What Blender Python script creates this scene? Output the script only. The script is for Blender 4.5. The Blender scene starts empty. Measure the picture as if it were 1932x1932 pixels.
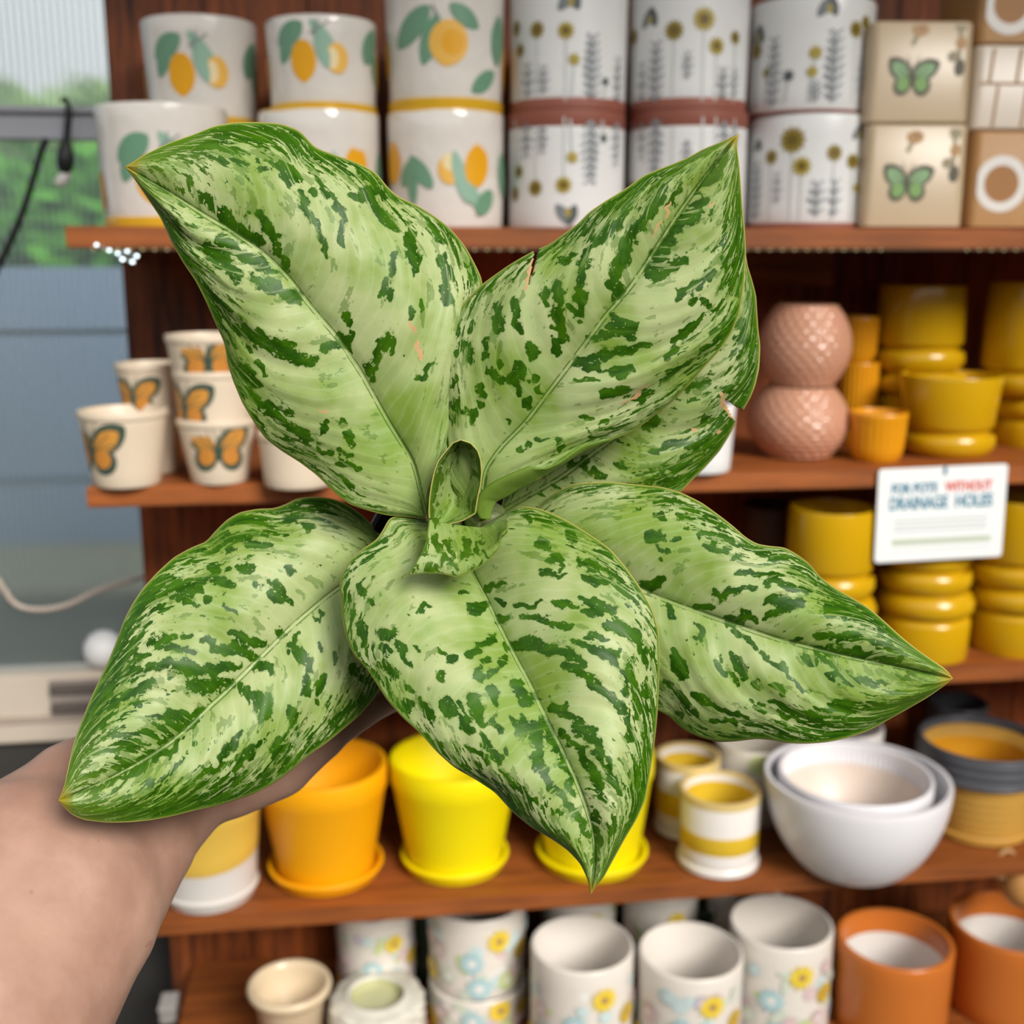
import bpy, bmesh, math, random
import numpy as np
from mathutils import Vector, Matrix

SC = bpy.context.scene
COL = SC.collection
random.seed(7); np.random.seed(7)

# ------------------------------------------------------------------ camera
FPX = 2200.0
YAW = math.radians(7.3); PITCH = math.radians(12.5)
CAM = np.array([0.0, -1.40, 1.50])
FW = np.array([math.sin(YAW)*math.cos(PITCH), math.cos(YAW)*math.cos(PITCH), -math.sin(PITCH)])
RT = np.array([math.cos(YAW), -math.sin(YAW), 0.0])
UP = np.cross(RT, FW)
cam_d = bpy.data.cameras.new('camera'); cam = bpy.data.objects.new('camera', cam_d); COL.objects.link(cam)
cam.location = CAM; cam.rotation_euler = (math.pi/2-PITCH, 0, -YAW)
cam_d.sensor_width = 36; cam_d.lens = 36*FPX/1932
cam_d.clip_start = 0.02; cam_d.clip_end = 200
cam_d.dof.use_dof = True; cam_d.dof.focus_distance = 0.505; cam_d.dof.aperture_fstop = 8.6
SC.camera = cam

# ------------------------------------------------------------------ world, lights, exposure
W = bpy.data.worlds.new('sky'); SC.world = W; W.use_nodes = True
bg = W.node_tree.nodes['Background']
bg.inputs[0].default_value = (0.96, 0.98, 1.0, 1); bg.inputs[1].default_value = 0.98
sd = bpy.data.lights.new('sun', 'SUN'); sun = bpy.data.objects.new('sun', sd); COL.objects.link(sun)
sd.energy = 3.75; sd.angle = math.radians(26); sd.color = (1.0, 0.955, 0.89)
sun.rotation_euler = Vector((-0.36, 0.74, -0.57)).to_track_quat('-Z', 'Y').to_euler()
vs = SC.view_settings
vs.view_transform = 'Standard'; vs.look = 'None'; vs.gamma = 1; vs.exposure = 0.10
vs.use_curve_mapping = False
cy = SC.cycles
cy.max_bounces = 4; cy.diffuse_bounces = 2; cy.glossy_bounces = 2; cy.transmission_bounces = 4; cy.transparent_max_bounces = 12
cy.caustics_reflective = False; cy.caustics_refractive = False
cy.use_adaptive_sampling = True; cy.adaptive_threshold = 0.04

# ------------------------------------------------------------------ projection helpers (photo pixel <-> place)
def ray(x, y): return FW + RT*(x-966)/FPX + UP*(966-y)/FPX
def P(x, y, Y):            # point on the vertical plane at depth Y behind the shelf front
    d = ray(x, y); return CAM + d*(Y-CAM[1])/d[1]
def G(x, y, z):            # point on the horizontal plane z
    d = ray(x, y); return CAM + d*(z-CAM[2])/d[2]
def Q(x, y, d):            # point at camera depth d
    return CAM + ray(x, y)*d
def zdep(p): return float((np.array(p)-CAM) @ FW)

# ------------------------------------------------------------------ materials
def s2l(c):
    c = c/255.0
    return c/12.92 if c <= 0.04045 else ((c+0.055)/1.055)**2.4
def rgb(r, g, b): return (s2l(r), s2l(g), s2l(b), 1)
class N:                    # tiny node helper
    def __init__(s, name):
        s.m = bpy.data.materials.new(name); s.m.use_nodes = True
        s.t = s.m.node_tree; s.b = s.t.nodes['Principled BSDF']; s.out = s.t.nodes['Material Output']
    def n(s, ty, **kw):
        nd = s.t.nodes.new(ty)
        for k, v in kw.items(): setattr(nd, k, v)
        return nd
    def l(s, a, b): s.t.links.new(a, b)
    def math(s, op, a, b=None, c=None, clamp=False):
        nd = s.n('ShaderNodeMath', operation=op); nd.use_clamp = clamp
        for i, v in enumerate((a, b, c)):
            if v is None: continue
            if isinstance(v, (int, float)): nd.inputs[i].default_value = v
            else: s.l(v, nd.inputs[i])
        return nd.outputs[0]
    def step(s, v, lo, hi):
        nd = s.n('ShaderNodeMapRange', interpolation_type='SMOOTHSTEP')
        s.l(v, nd.inputs[0]); nd.inputs[1].default_value = lo; nd.inputs[2].default_value = hi
        return nd.outputs[0]
    def mix(s, f, a, b):
        nd = s.n('ShaderNodeMix', data_type='RGBA')
        if isinstance(f, (int, float)): nd.inputs[0].default_value = f
        else: s.l(f, nd.inputs[0])
        for i, v in ((6, a), (7, b)):
            if isinstance(v, tuple): nd.inputs[i].default_value = v
            else: s.l(v, nd.inputs[i])
        return nd.outputs[2]
    def noise(s, vec, scale, detail=2, rough=0.5):
        nd = s.n('ShaderNodeTexNoise'); nd.inputs['Scale'].default_value = scale
        nd.inputs['Detail'].default_value = detail; nd.inputs['Roughness'].default_value = rough
        if vec is not None: s.l(vec, nd.inputs['Vector'])
        return nd.outputs[0]
    def attr(s, name, out='Fac'):
        nd = s.n('ShaderNodeAttribute'); nd.attribute_name = name; return nd.outputs[out]
    def obj(s): return s.n('ShaderNodeTexCoord').outputs['Object']
    def bump(s, h, strength, dist=0.001):
        nd = s.n('ShaderNodeBump'); nd.inputs['Strength'].default_value = strength; nd.inputs['Distance'].default_value = dist
        s.l(h, nd.inputs['Height']); s.l(nd.outputs[0], s.b.inputs['Normal'])

MATS = {}
def ceramic(name, c, rough=0.35, var=0.10, scale=25, bump=0.0, spec=0.5, coat=0.0):
    if name in MATS: return MATS[name]
    k = N(name); col = rgb(*c)
    dark = tuple(x*(1-var) for x in col[:3])+(1,)
    lite = tuple(min(1, x*(1+var)) for x in col[:3])+(1,)
    ns = k.noise(k.obj(), scale, 3)
    k.l(k.mix(ns, dark, lite), k.b.inputs['Base Color'])
    k.b.inputs['Roughness'].default_value = rough
    k.b.inputs['Specular IOR Level'].default_value = spec
    k.b.inputs['Coat Weight'].default_value = coat
    if bump: k.bump(k.noise(k.obj(), 60, 2), bump, 0.002)
    MATS[name] = k.m; return k.m

def wood(name, a, b, axis='x', rough=0.55, streak=60):
    if name in MATS: return MATS[name]
    k = N(name)
    mp = k.n('ShaderNodeMapping'); k.l(k.obj(), mp.inputs[0])
    sc = {'x': (1.2, 14, 14), 'z': (14, 14, 1.2), 'y': (14, 1.2, 14)}[axis]
    mp.inputs['Scale'].default_value = sc
    n1 = k.noise(mp.outputs[0], 6, 4, 0.6); n2 = k.noise(k.obj(), 5, 2)
    oi = k.n('ShaderNodeObjectInfo').outputs['Random']
    f = k.math('MULTIPLY_ADD', k.math('SUBTRACT', n1, 0.5), 1.6, 0.5)
    f = k.math('ADD', f, k.math('MULTIPLY', k.math('SUBTRACT', n2, 0.5), 0.8))
    f = k.math('ADD', f, k.math('MULTIPLY', k.math('SUBTRACT', oi, 0.5), 0.35), clamp=True)
    k.l(k.mix(f, rgb(*a), rgb(*b)), k.b.inputs['Base Color'])
    k.b.inputs['Roughness'].default_value = rough
    k.bump(n1, 0.25, 0.001)
    MATS[name] = k.m; return k.m

# ------------------------------------------------------------------ object helpers
def link(o, parent=None):
    COL.objects.link(o)
    if parent is not None: o.parent = parent
    return o
def mesh(name, V, Fc, mat, parent=None, smooth=True, sharp=40, mats=None, mi=None):
    me = bpy.data.meshes.new(name); me.from_pydata([tuple(map(float, v)) for v in V], [], Fc); me.update()
    for m in (mats or [mat]): me.materials.append(m)
    if mi is not None: me.polygons.foreach_set('material_index', mi)
    if smooth:
        me.polygons.foreach_set('use_smooth', [True]*len(me.polygons))
        if sharp: me.set_sharp_from_angle(angle=math.radians(sharp))
    return link(bpy.data.objects.new(name, me), parent)
def tag(o, label, cat, group=None, kind=None):
    o['label'] = label; o['category'] = cat
    if group: o['group'] = group
    if kind: o['kind'] = kind
    return o
def empty(name, loc, label, cat, group=None):
    o = bpy.data.objects.new(name, None); o.empty_display_size = 0.02; COL.objects.link(o)
    o.location = tuple(map(float, loc)); return tag(o, label, cat, group)
def struct(o): o['kind'] = 'structure'; return o
def boxdata(x0, x1, y0, y1, z0, z1):
    V = [(x, y, z) for z in (z0, z1) for y in (y0, y1) for x in (x0, x1)]
    return V, [(0,2,3,1), (4,5,7,6), (0,1,5,4), (2,6,7,3), (0,4,6,2), (1,3,7,5)]
def box(name, x0, x1, y0, y1, z0, z1, mat, parent=None, bev=0.0):
    bm = bmesh.new(); V, Fc = boxdata(x0, x1, y0, y1, z0, z1)
    vs_ = [bm.verts.new(v) for v in V]
    for f in Fc: bm.faces.new([vs_[i] for i in f])
    bmesh.ops.recalc_face_normals(bm, faces=bm.faces)
    if bev: bmesh.ops.bevel(bm, geom=list(bm.edges), offset=bev, segments=2, affect='EDGES')
    me = bpy.data.meshes.new(name); bm.to_mesh(me); bm.free(); me.materials.append(mat)
    return link(bpy.data.objects.new(name, me), parent)
def tube(name, pts, r, mat, parent=None, seg=10, closed=False):
    pts = [np.array(p, float) for p in pts]; n = len(pts); V = []; Fc = []
    rr = r if hasattr(r, '__len__') else [r]*n
    ref = np.array([0.13, 0.31, 0.94])
    for i, p in enumerate(pts):
        t = pts[min(i+1, n-1)]-pts[max(i-1, 0)]; t /= np.linalg.norm(t)+1e-12
        a = np.cross(t, ref)
        if np.linalg.norm(a) < 1e-3: a = np.cross(t, (1, 0, 0))
        a /= np.linalg.norm(a); b = np.cross(t, a)
        for k in range(seg):
            q = 2*math.pi*k/seg; V.append(p+rr[i]*(math.cos(q)*a+math.sin(q)*b))
    for i in range(n-1):
        for k in range(seg):
            k2 = (k+1) % seg; Fc.append((i*seg+k, i*seg+k2, (i+1)*seg+k2, (i+1)*seg+k))
    Fc.append(tuple(range(seg-1, -1, -1))); Fc.append(tuple((n-1)*seg+k for k in range(seg)))
    return mesh(name, V, Fc, mat, parent, sharp=60)
def curve_pts(ctrl, n=40):
    c = np.array(ctrl, float); out = []
    cc = np.vstack([2*c[0]-c[1], c, 2*c[-1]-c[-2]]); m = len(c)-1
    for t in np.linspace(0, m-1e-6, n):
        i = int(t); f = t-i; p0, p1, p2, p3 = cc[i:i+4]
        out.append(0.5*((2*p1)+(-p0+p2)*f+(2*p0-5*p1+4*p2-p3)*f*f+(-p0+3*p1-3*p2+p3)*f**3))
    return out
def lathe(name, prof, mat, parent=None, seg=64, fn=None, sharp=35):
    V = []; Fc = []; rings = []
    for (r, z) in prof:
        if r < 1e-6: rings.append([len(V)]); V.append((0, 0, z))
        else:
            ids = []
            for k in range(seg):
                a = 2*math.pi*k/seg; rr, zz = (r, z) if fn is None else fn(r, z, a)
                ids.append(len(V)); V.append((rr*math.cos(a), rr*math.sin(a), zz))
            rings.append(ids)
    for A, B in zip(rings[:-1], rings[1:]):
        for k in range(seg):
            k2 = (k+1) % seg
            if len(A) == 1: Fc.append((A[0], B[k2], B[k]))
            elif len(B) == 1: Fc.append((A[k], A[k2], B[0]))
            else: Fc.append((A[k], A[k2], B[k2], B[k]))
    return mesh(name, V, Fc, mat, parent, sharp=sharp)

# ------------------------------------------------------------------ setting
TOPS = [None, 1.530, 1.230, 0.957, 0.662, 0.402]       # shelf top heights
TH = 0.024; BACK = 0.30; XL = -0.327; XR = 3.10
M_floor = ceramic('concrete floor', (120, 116, 108), 0.8, 0.15, 6)
struct(box('floor', -6, 6, -6, 0.42, -0.05, 0, M_floor))
M_lawn = ceramic('lawn', (92, 112, 60), 0.9, 0.35, 3)
struct(box('ground', -14, 10, 0.42, 14, -0.06, -0.01, M_lawn))

M_block = ceramic('sky blocker', (104, 94, 82), 0.8, 0.1, 3)  # for unseen slabs added to darken the shelf interior
struct(box('sky_block_front', -4.0, 4.0, -4.2, -4.1, 0, 2.45, M_block))  # unseen, added behind the camera to cut low sky light
struct(box('sky_block_left', -2.75, -2.65, -4.2, 0.38, 0, 2.3, M_block))  # unseen, put in to reduce ambient light from the left
struct(box('sky_block_top', -1.2, 3.3, -1.15, 0.45, 2.62, 2.68, M_block))  # unseen partial slab, added to block overhead sky while the sun passes
struct(box('sky_block_right', 3.2, 3.3, -4.2, 0.5, 0, 3.2, M_block))  # unseen, added to keep sky light out on the right

# shelving
M_board = wood('stained board', (104, 54, 20), (176, 98, 42), 'x')
M_plank = wood('back planks', (62, 26, 8), (190, 100, 42), 'z')
sh = empty('display_shelf', (XL, 0, 0), 'red-brown stained wooden display shelf with five tiers full of pots', 'shelf')
def child_world(o, root):           # built in world coordinates, parented without moving
    o.parent = root; o.location = -Vector(root.location); return o
for k in range(1, 6):
    child_world(box('shelf_board', XL if k < 5 else XL+0.035, XR, 0.0 if k < 5 else -0.03, BACK, TOPS[k]-TH, TOPS[k], M_board, None, 0.0015), sh)
x = -0.325; i = 0
while x < XR:
    w = 0.138+0.01*((i*37) % 5-2)/2
    child_world(box('back_plank', x, min(x+w-0.0015, XR), BACK, BACK+0.018, 0.05, 2.25, M_plank, None, 0.001), sh)
    x += w; i += 1
child_world(box('light_leak_sheet', -0.322, XR, BACK+0.0185, BACK+0.024, 0.05, 2.25, ceramic('dark backing', (48, 26, 14), .8)), sh)  # added sheet, stops daylight leaking through the plank gaps
# apron rails under the tiers
for (k, xa, xb, y0) in ((4, 0.50, 0.845, 0.10), (2, 0.40, 0.60, 0.24), (1, 0.43, 0.66, 0.2)):
    child_world(box('apron_rail', xa, xb, y0, y0+0.02, TOPS[k]-TH-0.05, TOPS[k]-TH, M_board, None, 0.001), sh)

# translucent greenhouse wall
SY = 0.40
kp = N('twin wall polycarbonate')
tr = kp.n('ShaderNodeBsdfTransparent'); tr.inputs[0].default_value = (0.97, 0.99, 0.99, 1)
rf = kp.n('ShaderNodeBsdfRefraction'); rf.inputs['Roughness'].default_value = 0.12; rf.inputs['IOR'].default_value = 1.03
rf.inputs[0].default_value = (0.97, 0.99, 0.99, 1)
tl = kp.n('ShaderNodeBsdfTranslucent'); tl.inputs[0].default_value = (0.75, 0.8, 0.84, 1)
gl = kp.n('ShaderNodeBsdfGlossy'); gl.inputs['Roughness'].default_value = 0.25; gl.inputs[0].default_value = (0.8, 0.85, 0.9, 1)
def mixs(k, f, a, b):
    m = k.n('ShaderNodeMixShader'); m.inputs[0].default_value = f
    k.l(a.outputs[0], m.inputs[1]); k.l(b.outputs[0], m.inputs[2]); return m
m1 = mixs(kp, 0.40, tr, rf); m2 = mixs(kp, 0.08, m1, tl); m3 = mixs(kp, 0.06, m2, gl)
kp.l(m3.outputs[0], kp.out.inputs[0]); M_poly = kp.m
kr = N('polycarbonate rib')
tr2 = kr.n('ShaderNodeBsdfTransparent'); tl2 = kr.n('ShaderNodeBsdfTranslucent'); df2 = kr.n('ShaderNodeBsdfDiffuse')
tl2.inputs[0].default_value = (0.85, 0.9, 0.9, 1); df2.inputs[0].default_value = (0.8, 0.85, 0.85, 1)
a1 = mixs(kr, 0.5, tl2, df2); a2 = mixs(kr, 0.55, tr2, a1); kr.l(a2.outputs[0], kr.out.inputs[0]); M_rib = kr.m
wall = struct(box('wall_back', -2.6, -0.02, SY, SY+0.001, 0.72, 3.0, M_poly))
x = -0.80
while x < -0.20:
    r_ = box('rib', x, x+0.0012, SY+0.001, SY+0.011, 0.72, 3.0, M_rib, wall); x += 0.0098
M_sill = ceramic('pale sill board', (205, 192, 176), 0.6, 0.08, 8)
M_dark = ceramic('dark base wall', (58, 56, 54), 0.8, 0.2, 6)
zs0 = P(60, 1265, SY)[2]; zs1 = P(60, 1388, SY)[2]
sill = struct(box('trim_1', -2.6, -0.30, SY-0.03, SY+0.03, zs1, zs0, M_sill, None, 0.003))
struct(box('trim_2', -2.6, -0.30, SY-0.034, SY-0.03, zs1+0.035, zs1+0.045, ceramic('sill groove', (176, 160, 146), 0.6), None))
struct(box('baseboard_back', -2.6, -0.30, SY-0.015, SY+0.03, 0.0, zs1, M_dark))
# aluminium rail on the wall
M_alu = ceramic('aluminium rail', (186, 188, 196), 0.4, 0.06, 12)
M_alu.node_tree.nodes['Principled BSDF'].inputs['Metallic'].default_value = 0.25
za = P(60, 200, SY-0.03)[2]; zb = P(60, 262, SY-0.03)[2]
rail = empty('wall_rail', (-1.0, SY-0.02, zb), 'grey aluminium rail running along the translucent greenhouse wall', 'rail')
for n_, a_, b_, yy in (('rail_body', zb, za, SY-0.022), ('rail_lip', za-0.008, za, SY-0.032), ('rail_lip', zb, zb+0.010, SY-0.030), ('rail_ridge', (za+zb)/2-0.003, (za+zb)/2+0.002, SY-0.027)):
    child_world(box(n_, -2.6, -0.326, yy, SY-0.001, a_, b_, M_alu, None, 0.001), rail)
child_world(lathe('bolt', [(0, 0), (0.007, 0), (0.008, 0.002), (0.008, 0.006), (0, 0.006)], ceramic('bolt grey', (170, 165, 165), 0.4), None, 16), rail)
bo = rail.children[-1]; bo.rotation_euler = (math.pi/2, 0, 0); bo.location = Vector(P(4, 225, SY-0.027))-Vector(rail.location)

M_black = ceramic('black rubber', (22, 26, 26), 0.5, 0.2, 30)
M_white = ceramic('white plastic', (225, 220, 215), 0.4, 0.04)
Y = SY-0.045
clip = empty('strap_hook', P(125, 345, Y), 'black strap looped over the rail with a white tag at its end', 'strap')
def cw(o, root): return child_world(o, root)
cw(tube('strap', curve_pts([P(118, 190, Y+.02), P(124, 188, Y), P(130, 205, Y-.002), P(128, 240, Y-.002), P(125, 270, Y-.002)], 20), [0.0035]*10+[0.005]*10, M_black), clip)
cw(tube('handle', curve_pts([P(125, 262, Y-.003), P(124, 290, Y-.004), P(123, 312, Y-.004), P(124, 328, Y-.004)], 16), list(0.005+0.007*np.sin(np.linspace(0.1, 3.0, 16))), M_black), clip)
cw(tube('tag', [P(128, 322, Y-.002), P(118, 340, Y-.004), P(108, 346, Y-.002)], [0.006, 0.009, 0.006], M_white), clip)
tag(tube('hanging_cable', curve_pts([P(88, 262, Y), P(78, 285, Y), P(66, 325, Y), P(48, 385, Y), P(22, 450, Y), P(-15, 525, Y), P(-80, 640, Y)], 40), 0.0048, M_black),
    'dark cable drooping from the wall rail down to the left', 'cable')
Y = SY-0.02
tag(tube('thin_hose', curve_pts([P(-30, 1060, Y), P(0, 1100, Y), P(30, 1140, Y), P(75, 1150, Y), P(130, 1140, Y), P(190, 1112, Y), P(280, 1085, Y+.01)], 40), 0.0042, ceramic('clear hose', (206, 190, 176), 0.3, 0.05)),
    'thin pale hose sagging in a loop across the greenhouse wall', 'hose')
# white round float on the sill
b_ = G(182, 1310, zs0) if False else P(184, 1272, SY-0.05)
tag(lathe('white_globe', [(0.030*math.sin(t), 0.030-0.030*math.cos(t)) for t in np.linspace(0, math.pi, 20)], ceramic('white globe', (236, 236, 236), 0.5, 0.03), None, 32),
    'small white globe sitting on the pale sill behind the lower left leaf', 'globe').location = (b_[0], SY-0.0, zs0)
sb = P(125, 1320, SY-0.04)
ob = empty('wall_fitting', (sb[0], SY-0.045, sb[2]), 'small dark grey fitting on the pale sill', 'fitting')
for j, zz in enumerate((0.018, -0.012)):
    box('louvre', -0.022, 0.05, 0, 0.014, zz-0.008, zz+0.006, ceramic('fitting grey', (96, 88, 84), 0.5), ob, 0.002)
box('plate', -0.025, 0.053, 0.008, 0.0149, -0.03, 0.03, ceramic('fitting plate', (150, 140, 132), 0.5), ob, 0.002)

# outdoors beyond the wall
M_shed = ceramic('blue grey cladding', (128, 146, 172), 0.5, 0.08, 2)
shed = empty('metal_shed', (-2.2, 3.0, 0), 'blue-grey clad low shed seen hazily through the greenhouse wall', 'shed')
zt = P(100, 500, 3.0)[2]
edges = [zt, P(100, 628, 3.0)[2], P(100, 908, 3.0)[2], P(100, 1055, 3.0)[2]]
for a_, b_ in zip(edges[:-1], edges[1:]):
    cw(box('cladding_panel', -4.6, 0.3, 3.0, 3.06, b_+0.008, a_-0.008, M_shed, None, 0.004), shed)
cw(box('wall_core', -4.6, 0.3, 3.02, 4.0, 0.0, edges[0]-0.02, ceramic('shed core', (74, 78, 80), 0.7), None), shed)
zlo = P(100, 1120, 2.2)[2]; zll = P(100, 1200, 2.2)[2]
tag(box('timber_edging', -4.0, 0.2, 2.15, 2.25, -0.01, zlo, ceramic('mossy timber', (104, 96, 74), 0.8, 0.25, 5), None, 0.01), 'mossy timber bed edging low outside the greenhouse wall', 'edging')
tag(box('gravel_strip', -4.0, 0.2, 2.26, 2.98, -0.01, P(100, 1075, 2.6)[2], ceramic('gravel', (132, 132, 108), 0.9, 0.3, 14), None, 0.01), 'pale raised gravel bed between timber edging and shed', 'bed')
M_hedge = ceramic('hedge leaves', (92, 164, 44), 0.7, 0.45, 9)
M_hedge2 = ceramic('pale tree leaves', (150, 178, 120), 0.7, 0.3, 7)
def foliage(name, x0, x1, y0, y1, z0, z1, n, s, mat, label, cat, seed):
    rng = np.random.default_rng(seed); V = []; Fc = []
    for _ in range(n):
        c = np.array([rng.uniform(x0, x1), rng.uniform(y0, y1), z0+(z1-z0)*math.sqrt(rng.uniform(0, 1))*rng.uniform(.75, 1)])
        a = rng.normal(size=3); a /= np.linalg.norm(a); b = np.cross(a, rng.normal(size=3)); b /= np.linalg.norm(b)
        w = s*rng.uniform(.6, 1.3); i0 = len(V)
        V += [c-a*w, c+b*w*.5, c+a*w, c-b*w*.5]; Fc.append((i0, i0+1, i0+2, i0+3))
    o = mesh(name, V, Fc, mat, None, smooth=False)
    return tag(o, label, cat)
foliage('hedge', -5.5, 0.6, 4.4, 5.2, 0.9, P(100, 275, 4.8)[2], 5200, 0.11, M_hedge, 'dense green hedge seen hazily through the greenhouse wall', 'hedge', 3)
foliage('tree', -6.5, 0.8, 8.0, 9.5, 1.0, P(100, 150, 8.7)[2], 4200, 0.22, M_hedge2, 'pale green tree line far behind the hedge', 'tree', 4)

# LED strip beneath the top tier
kl = N('led lens'); kl.b.inputs['Base Color'].default_value = (0.45, 0.40, 0.18, 1); kl.b.inputs['Roughness'].default_value = 0.15
kl.b.inputs['Emission Color'].default_value = (1, 0.93, 0.62, 1); kl.b.inputs['Emission Strength'].default_value = 0.12
kl2 = N('led lens glint'); kl2.b.inputs['Base Color'].default_value = (0.85, 0.9, 0.95, 1); kl2.b.inputs['Roughness'].default_value = 0.1
kl2.b.inputs['Emission Color'].default_value = (0.8, 0.95, 1, 1); kl2.b.inputs['Emission Strength'].default_value = 3.5  # emission imitates sunlight glinting off the loose strip end
kl.m.cycles.emission_sampling = 'NONE'; kl2.m.cycles.emission_sampling = 'NONE'
zl = TOPS[1]-TH
strip = empty('led_strip', (XL+0.04, -0.001, zl), 'string of tiny warm LEDs along the underside of the top tier', 'light strip')
cw(box('strip_tape', XL+0.03, 1.30, 0.0005, 0.009, zl-0.0022, zl-0.0002, ceramic('strip tape', (90, 66, 40), 0.5)), strip)
bead = None
for px in np.arange(176, 2000, 23.2):
    if 322 < px < 872 or 1010 < px < 1400 or 1680 < px < 1810: continue
    q = P(px, 466, 0.0)
    if bead is None:
        bead = lathe('led', [(0, 0.0016), (0.0013, 0.0012), (0.0018, 0), (0.0013, -0.0012), (0, -0.0016)], kl.m, strip, 10)
        o = bead
    else:
        o = bead.copy(); COL.objects.link(o); o.parent = strip
    o.location = (q[0]-strip.location[0], -0.0005, -0.0018)
end = empty('led_strip_end', P(245, 480, -0.004), 'glinting bright loose end of the LED string at the left upright', 'light strip')
pts = [(182, 462), (206, 472), (222, 478), (240, 474), (258, 483), (231, 489), (250, 494)]
cw(tube('wire', [P(x, y, -0.004) for x, y in pts], 0.0006, ceramic('clear wire', (180, 190, 190), 0.2)), end)
for j, (x, y) in enumerate(pts):
    o = bead.copy(); o.data = bead.data.copy() if j == 0 else o0.data
    if j == 0: o0 = o; o.data.materials.clear(); o.data.materials.append(kl2.m)
    COL.objects.link(o); o.parent = end; o.name = 'led'; o.location = Vector(P(x, y, -0.006))-Vector(end.location); o.scale = (1.15, 1.15, 1.15) if j > 3 else (1, 1, 1)

# ------------------------------------------------------------------ pots
def proj(q):
    v = np.array(q, float)-CAM; z = v @ FW
    return 966+FPX*(v @ RT)/z, 966-FPX*(v @ UP)/z
class Spot: pass
def measure(cx, wt, wb, ytop, k=None, z0=None, Yc=None, yb=None):
    s = Spot(); s.z0 = TOPS[k] if z0 is None else z0
    if Yc is None:
        fr = G(cx, yb, s.z0); rb = wb/2*zdep(fr)/FPX; Yc = fr[1]+rb*0.98
    s.Y = Yc
    yb_ = proj((P(cx, ytop, Yc)[0], Yc, s.z0))[1]
    m = P(cx, (ytop+yb_)/2, Yc); s.X = m[0]; zc = zdep(m)
    s.rt = wt/2*zc/FPX; s.rb = wb/2*zc/FPX
    s.h = P(cx, ytop, Yc)[2]-s.z0; s.top = s.z0+s.h
    return s
def root_at(s, name, label, cat, group=None): return empty(name, (s.X, s.Y, s.z0), label, cat, group)
def wallprof(rb, rt, h, th=0.006, foot=0.0, lip=0.0, floor=0.008):
    p = [(0, 0), (rb-0.004, 0), (rb-0.0012, 0.0012), (rb, 0.004)]
    n = 6
    for i in range(1, n): t = i/n; p.append((rb+(rt-rb)*t, 0.004+(h-0.008)*t))
    if lip: p += [(rt, h-0.022), (rt+lip*0.8, h-0.018), (rt+lip, h-0.012), (rt+lip, h-0.004), (rt+lip*0.6, h-0.001), (rt+lip*0.2, h)]
    else: p += [(rt, h-0.004), (rt-0.0008, h-0.0012), (rt-0.002, h)]
    p += [(rt-th+0.001, h), (rt-th, h-0.002), (rt-th-(rt-rb)*.5, h*0.5), (rb-th, floor+0.004), (rb-th-0.004, floor), (0, floor)]
    return p

# ---- printed decoration: flat shapes wrapped on the glazed surface
def ell(cx, cy, a, b, rot=0, n=22, p=1.0):
    t = np.linspace(0, 2*math.pi, n, endpoint=False)
    x = a*np.sign(np.cos(t))*np.abs(np.cos(t))**p; y = b*np.sin(t)
    c, s = math.cos(rot), math.sin(rot)
    return np.stack([cx+c*x-s*y, cy+s*x+c*y], 1)
def leafsh(cx, cy, L, w, rot=0, n=20):
    t = np.linspace(0, 2*math.pi, n, endpoint=False)
    x = L*np.cos(t); y = w*np.sin(t)*np.abs(np.sin(t))**0.4
    c, s = math.cos(rot), math.sin(rot)
    return np.stack([cx+c*x-s*y, cy+s*x+c*y], 1)
def lemon(cx, cy, a, b, rot=0, n=26):
    t = np.linspace(0, 2*math.pi, n, endpoint=False)
    rr = 1+0.10*np.exp(-((t-math.pi*1.5)/.3)**2)
    x = a*np.cos(t)*rr; y = b*np.sin(t)*rr
    c, s = math.cos(rot), math.sin(rot)
    return np.stack([cx+c*x-s*y, cy+s*x+c*y], 1)
def daisy(cx, cy, r, k=9, inner=0.62):
    t = np.linspace(0, 2*math.pi, k*4, endpoint=False)
    rr = r*(inner+(1-inner)*(0.5+0.5*np.cos(t*k)))
    return np.stack([cx+rr*np.cos(t), cy+rr*np.sin(t)], 1)
def bar(x0, y0, x1, y1, w):
    d = np.array([x1-x0, y1-y0]); L = np.linalg.norm(d); d = d/L; nrm = np.array([-d[1], d[0]])*w
    a = np.array([x0, y0]); b = np.array([x1, y1])
    pts = [a+nrm+(b-a)*t for t in np.linspace(0, 1, 8)]+[b-nrm+(a-b)*t for t in np.linspace(0, 1, 8)]
    return np.array(pts)
def fern(cx, y0, y1, w, lean=0.0):
    out = [(bar(cx, y0-0.02, cx+lean, y1, w*0.10), 'stem')]
    n = max(4, int((y1-y0)/0.055))
    for i in range(n):
        t = i/(n-1); y = y0+(y1-y0)*t; x = cx+lean*t; q = w*(0.95-0.5*abs(t-0.35))
        for sgn in (-1, 1): out.append((leafsh(x+sgn*q*0.45, y+q*0.3, q*0.5, q*0.15, math.pi/2-sgn*0.9, 10), 'stem'))
    return out
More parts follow.
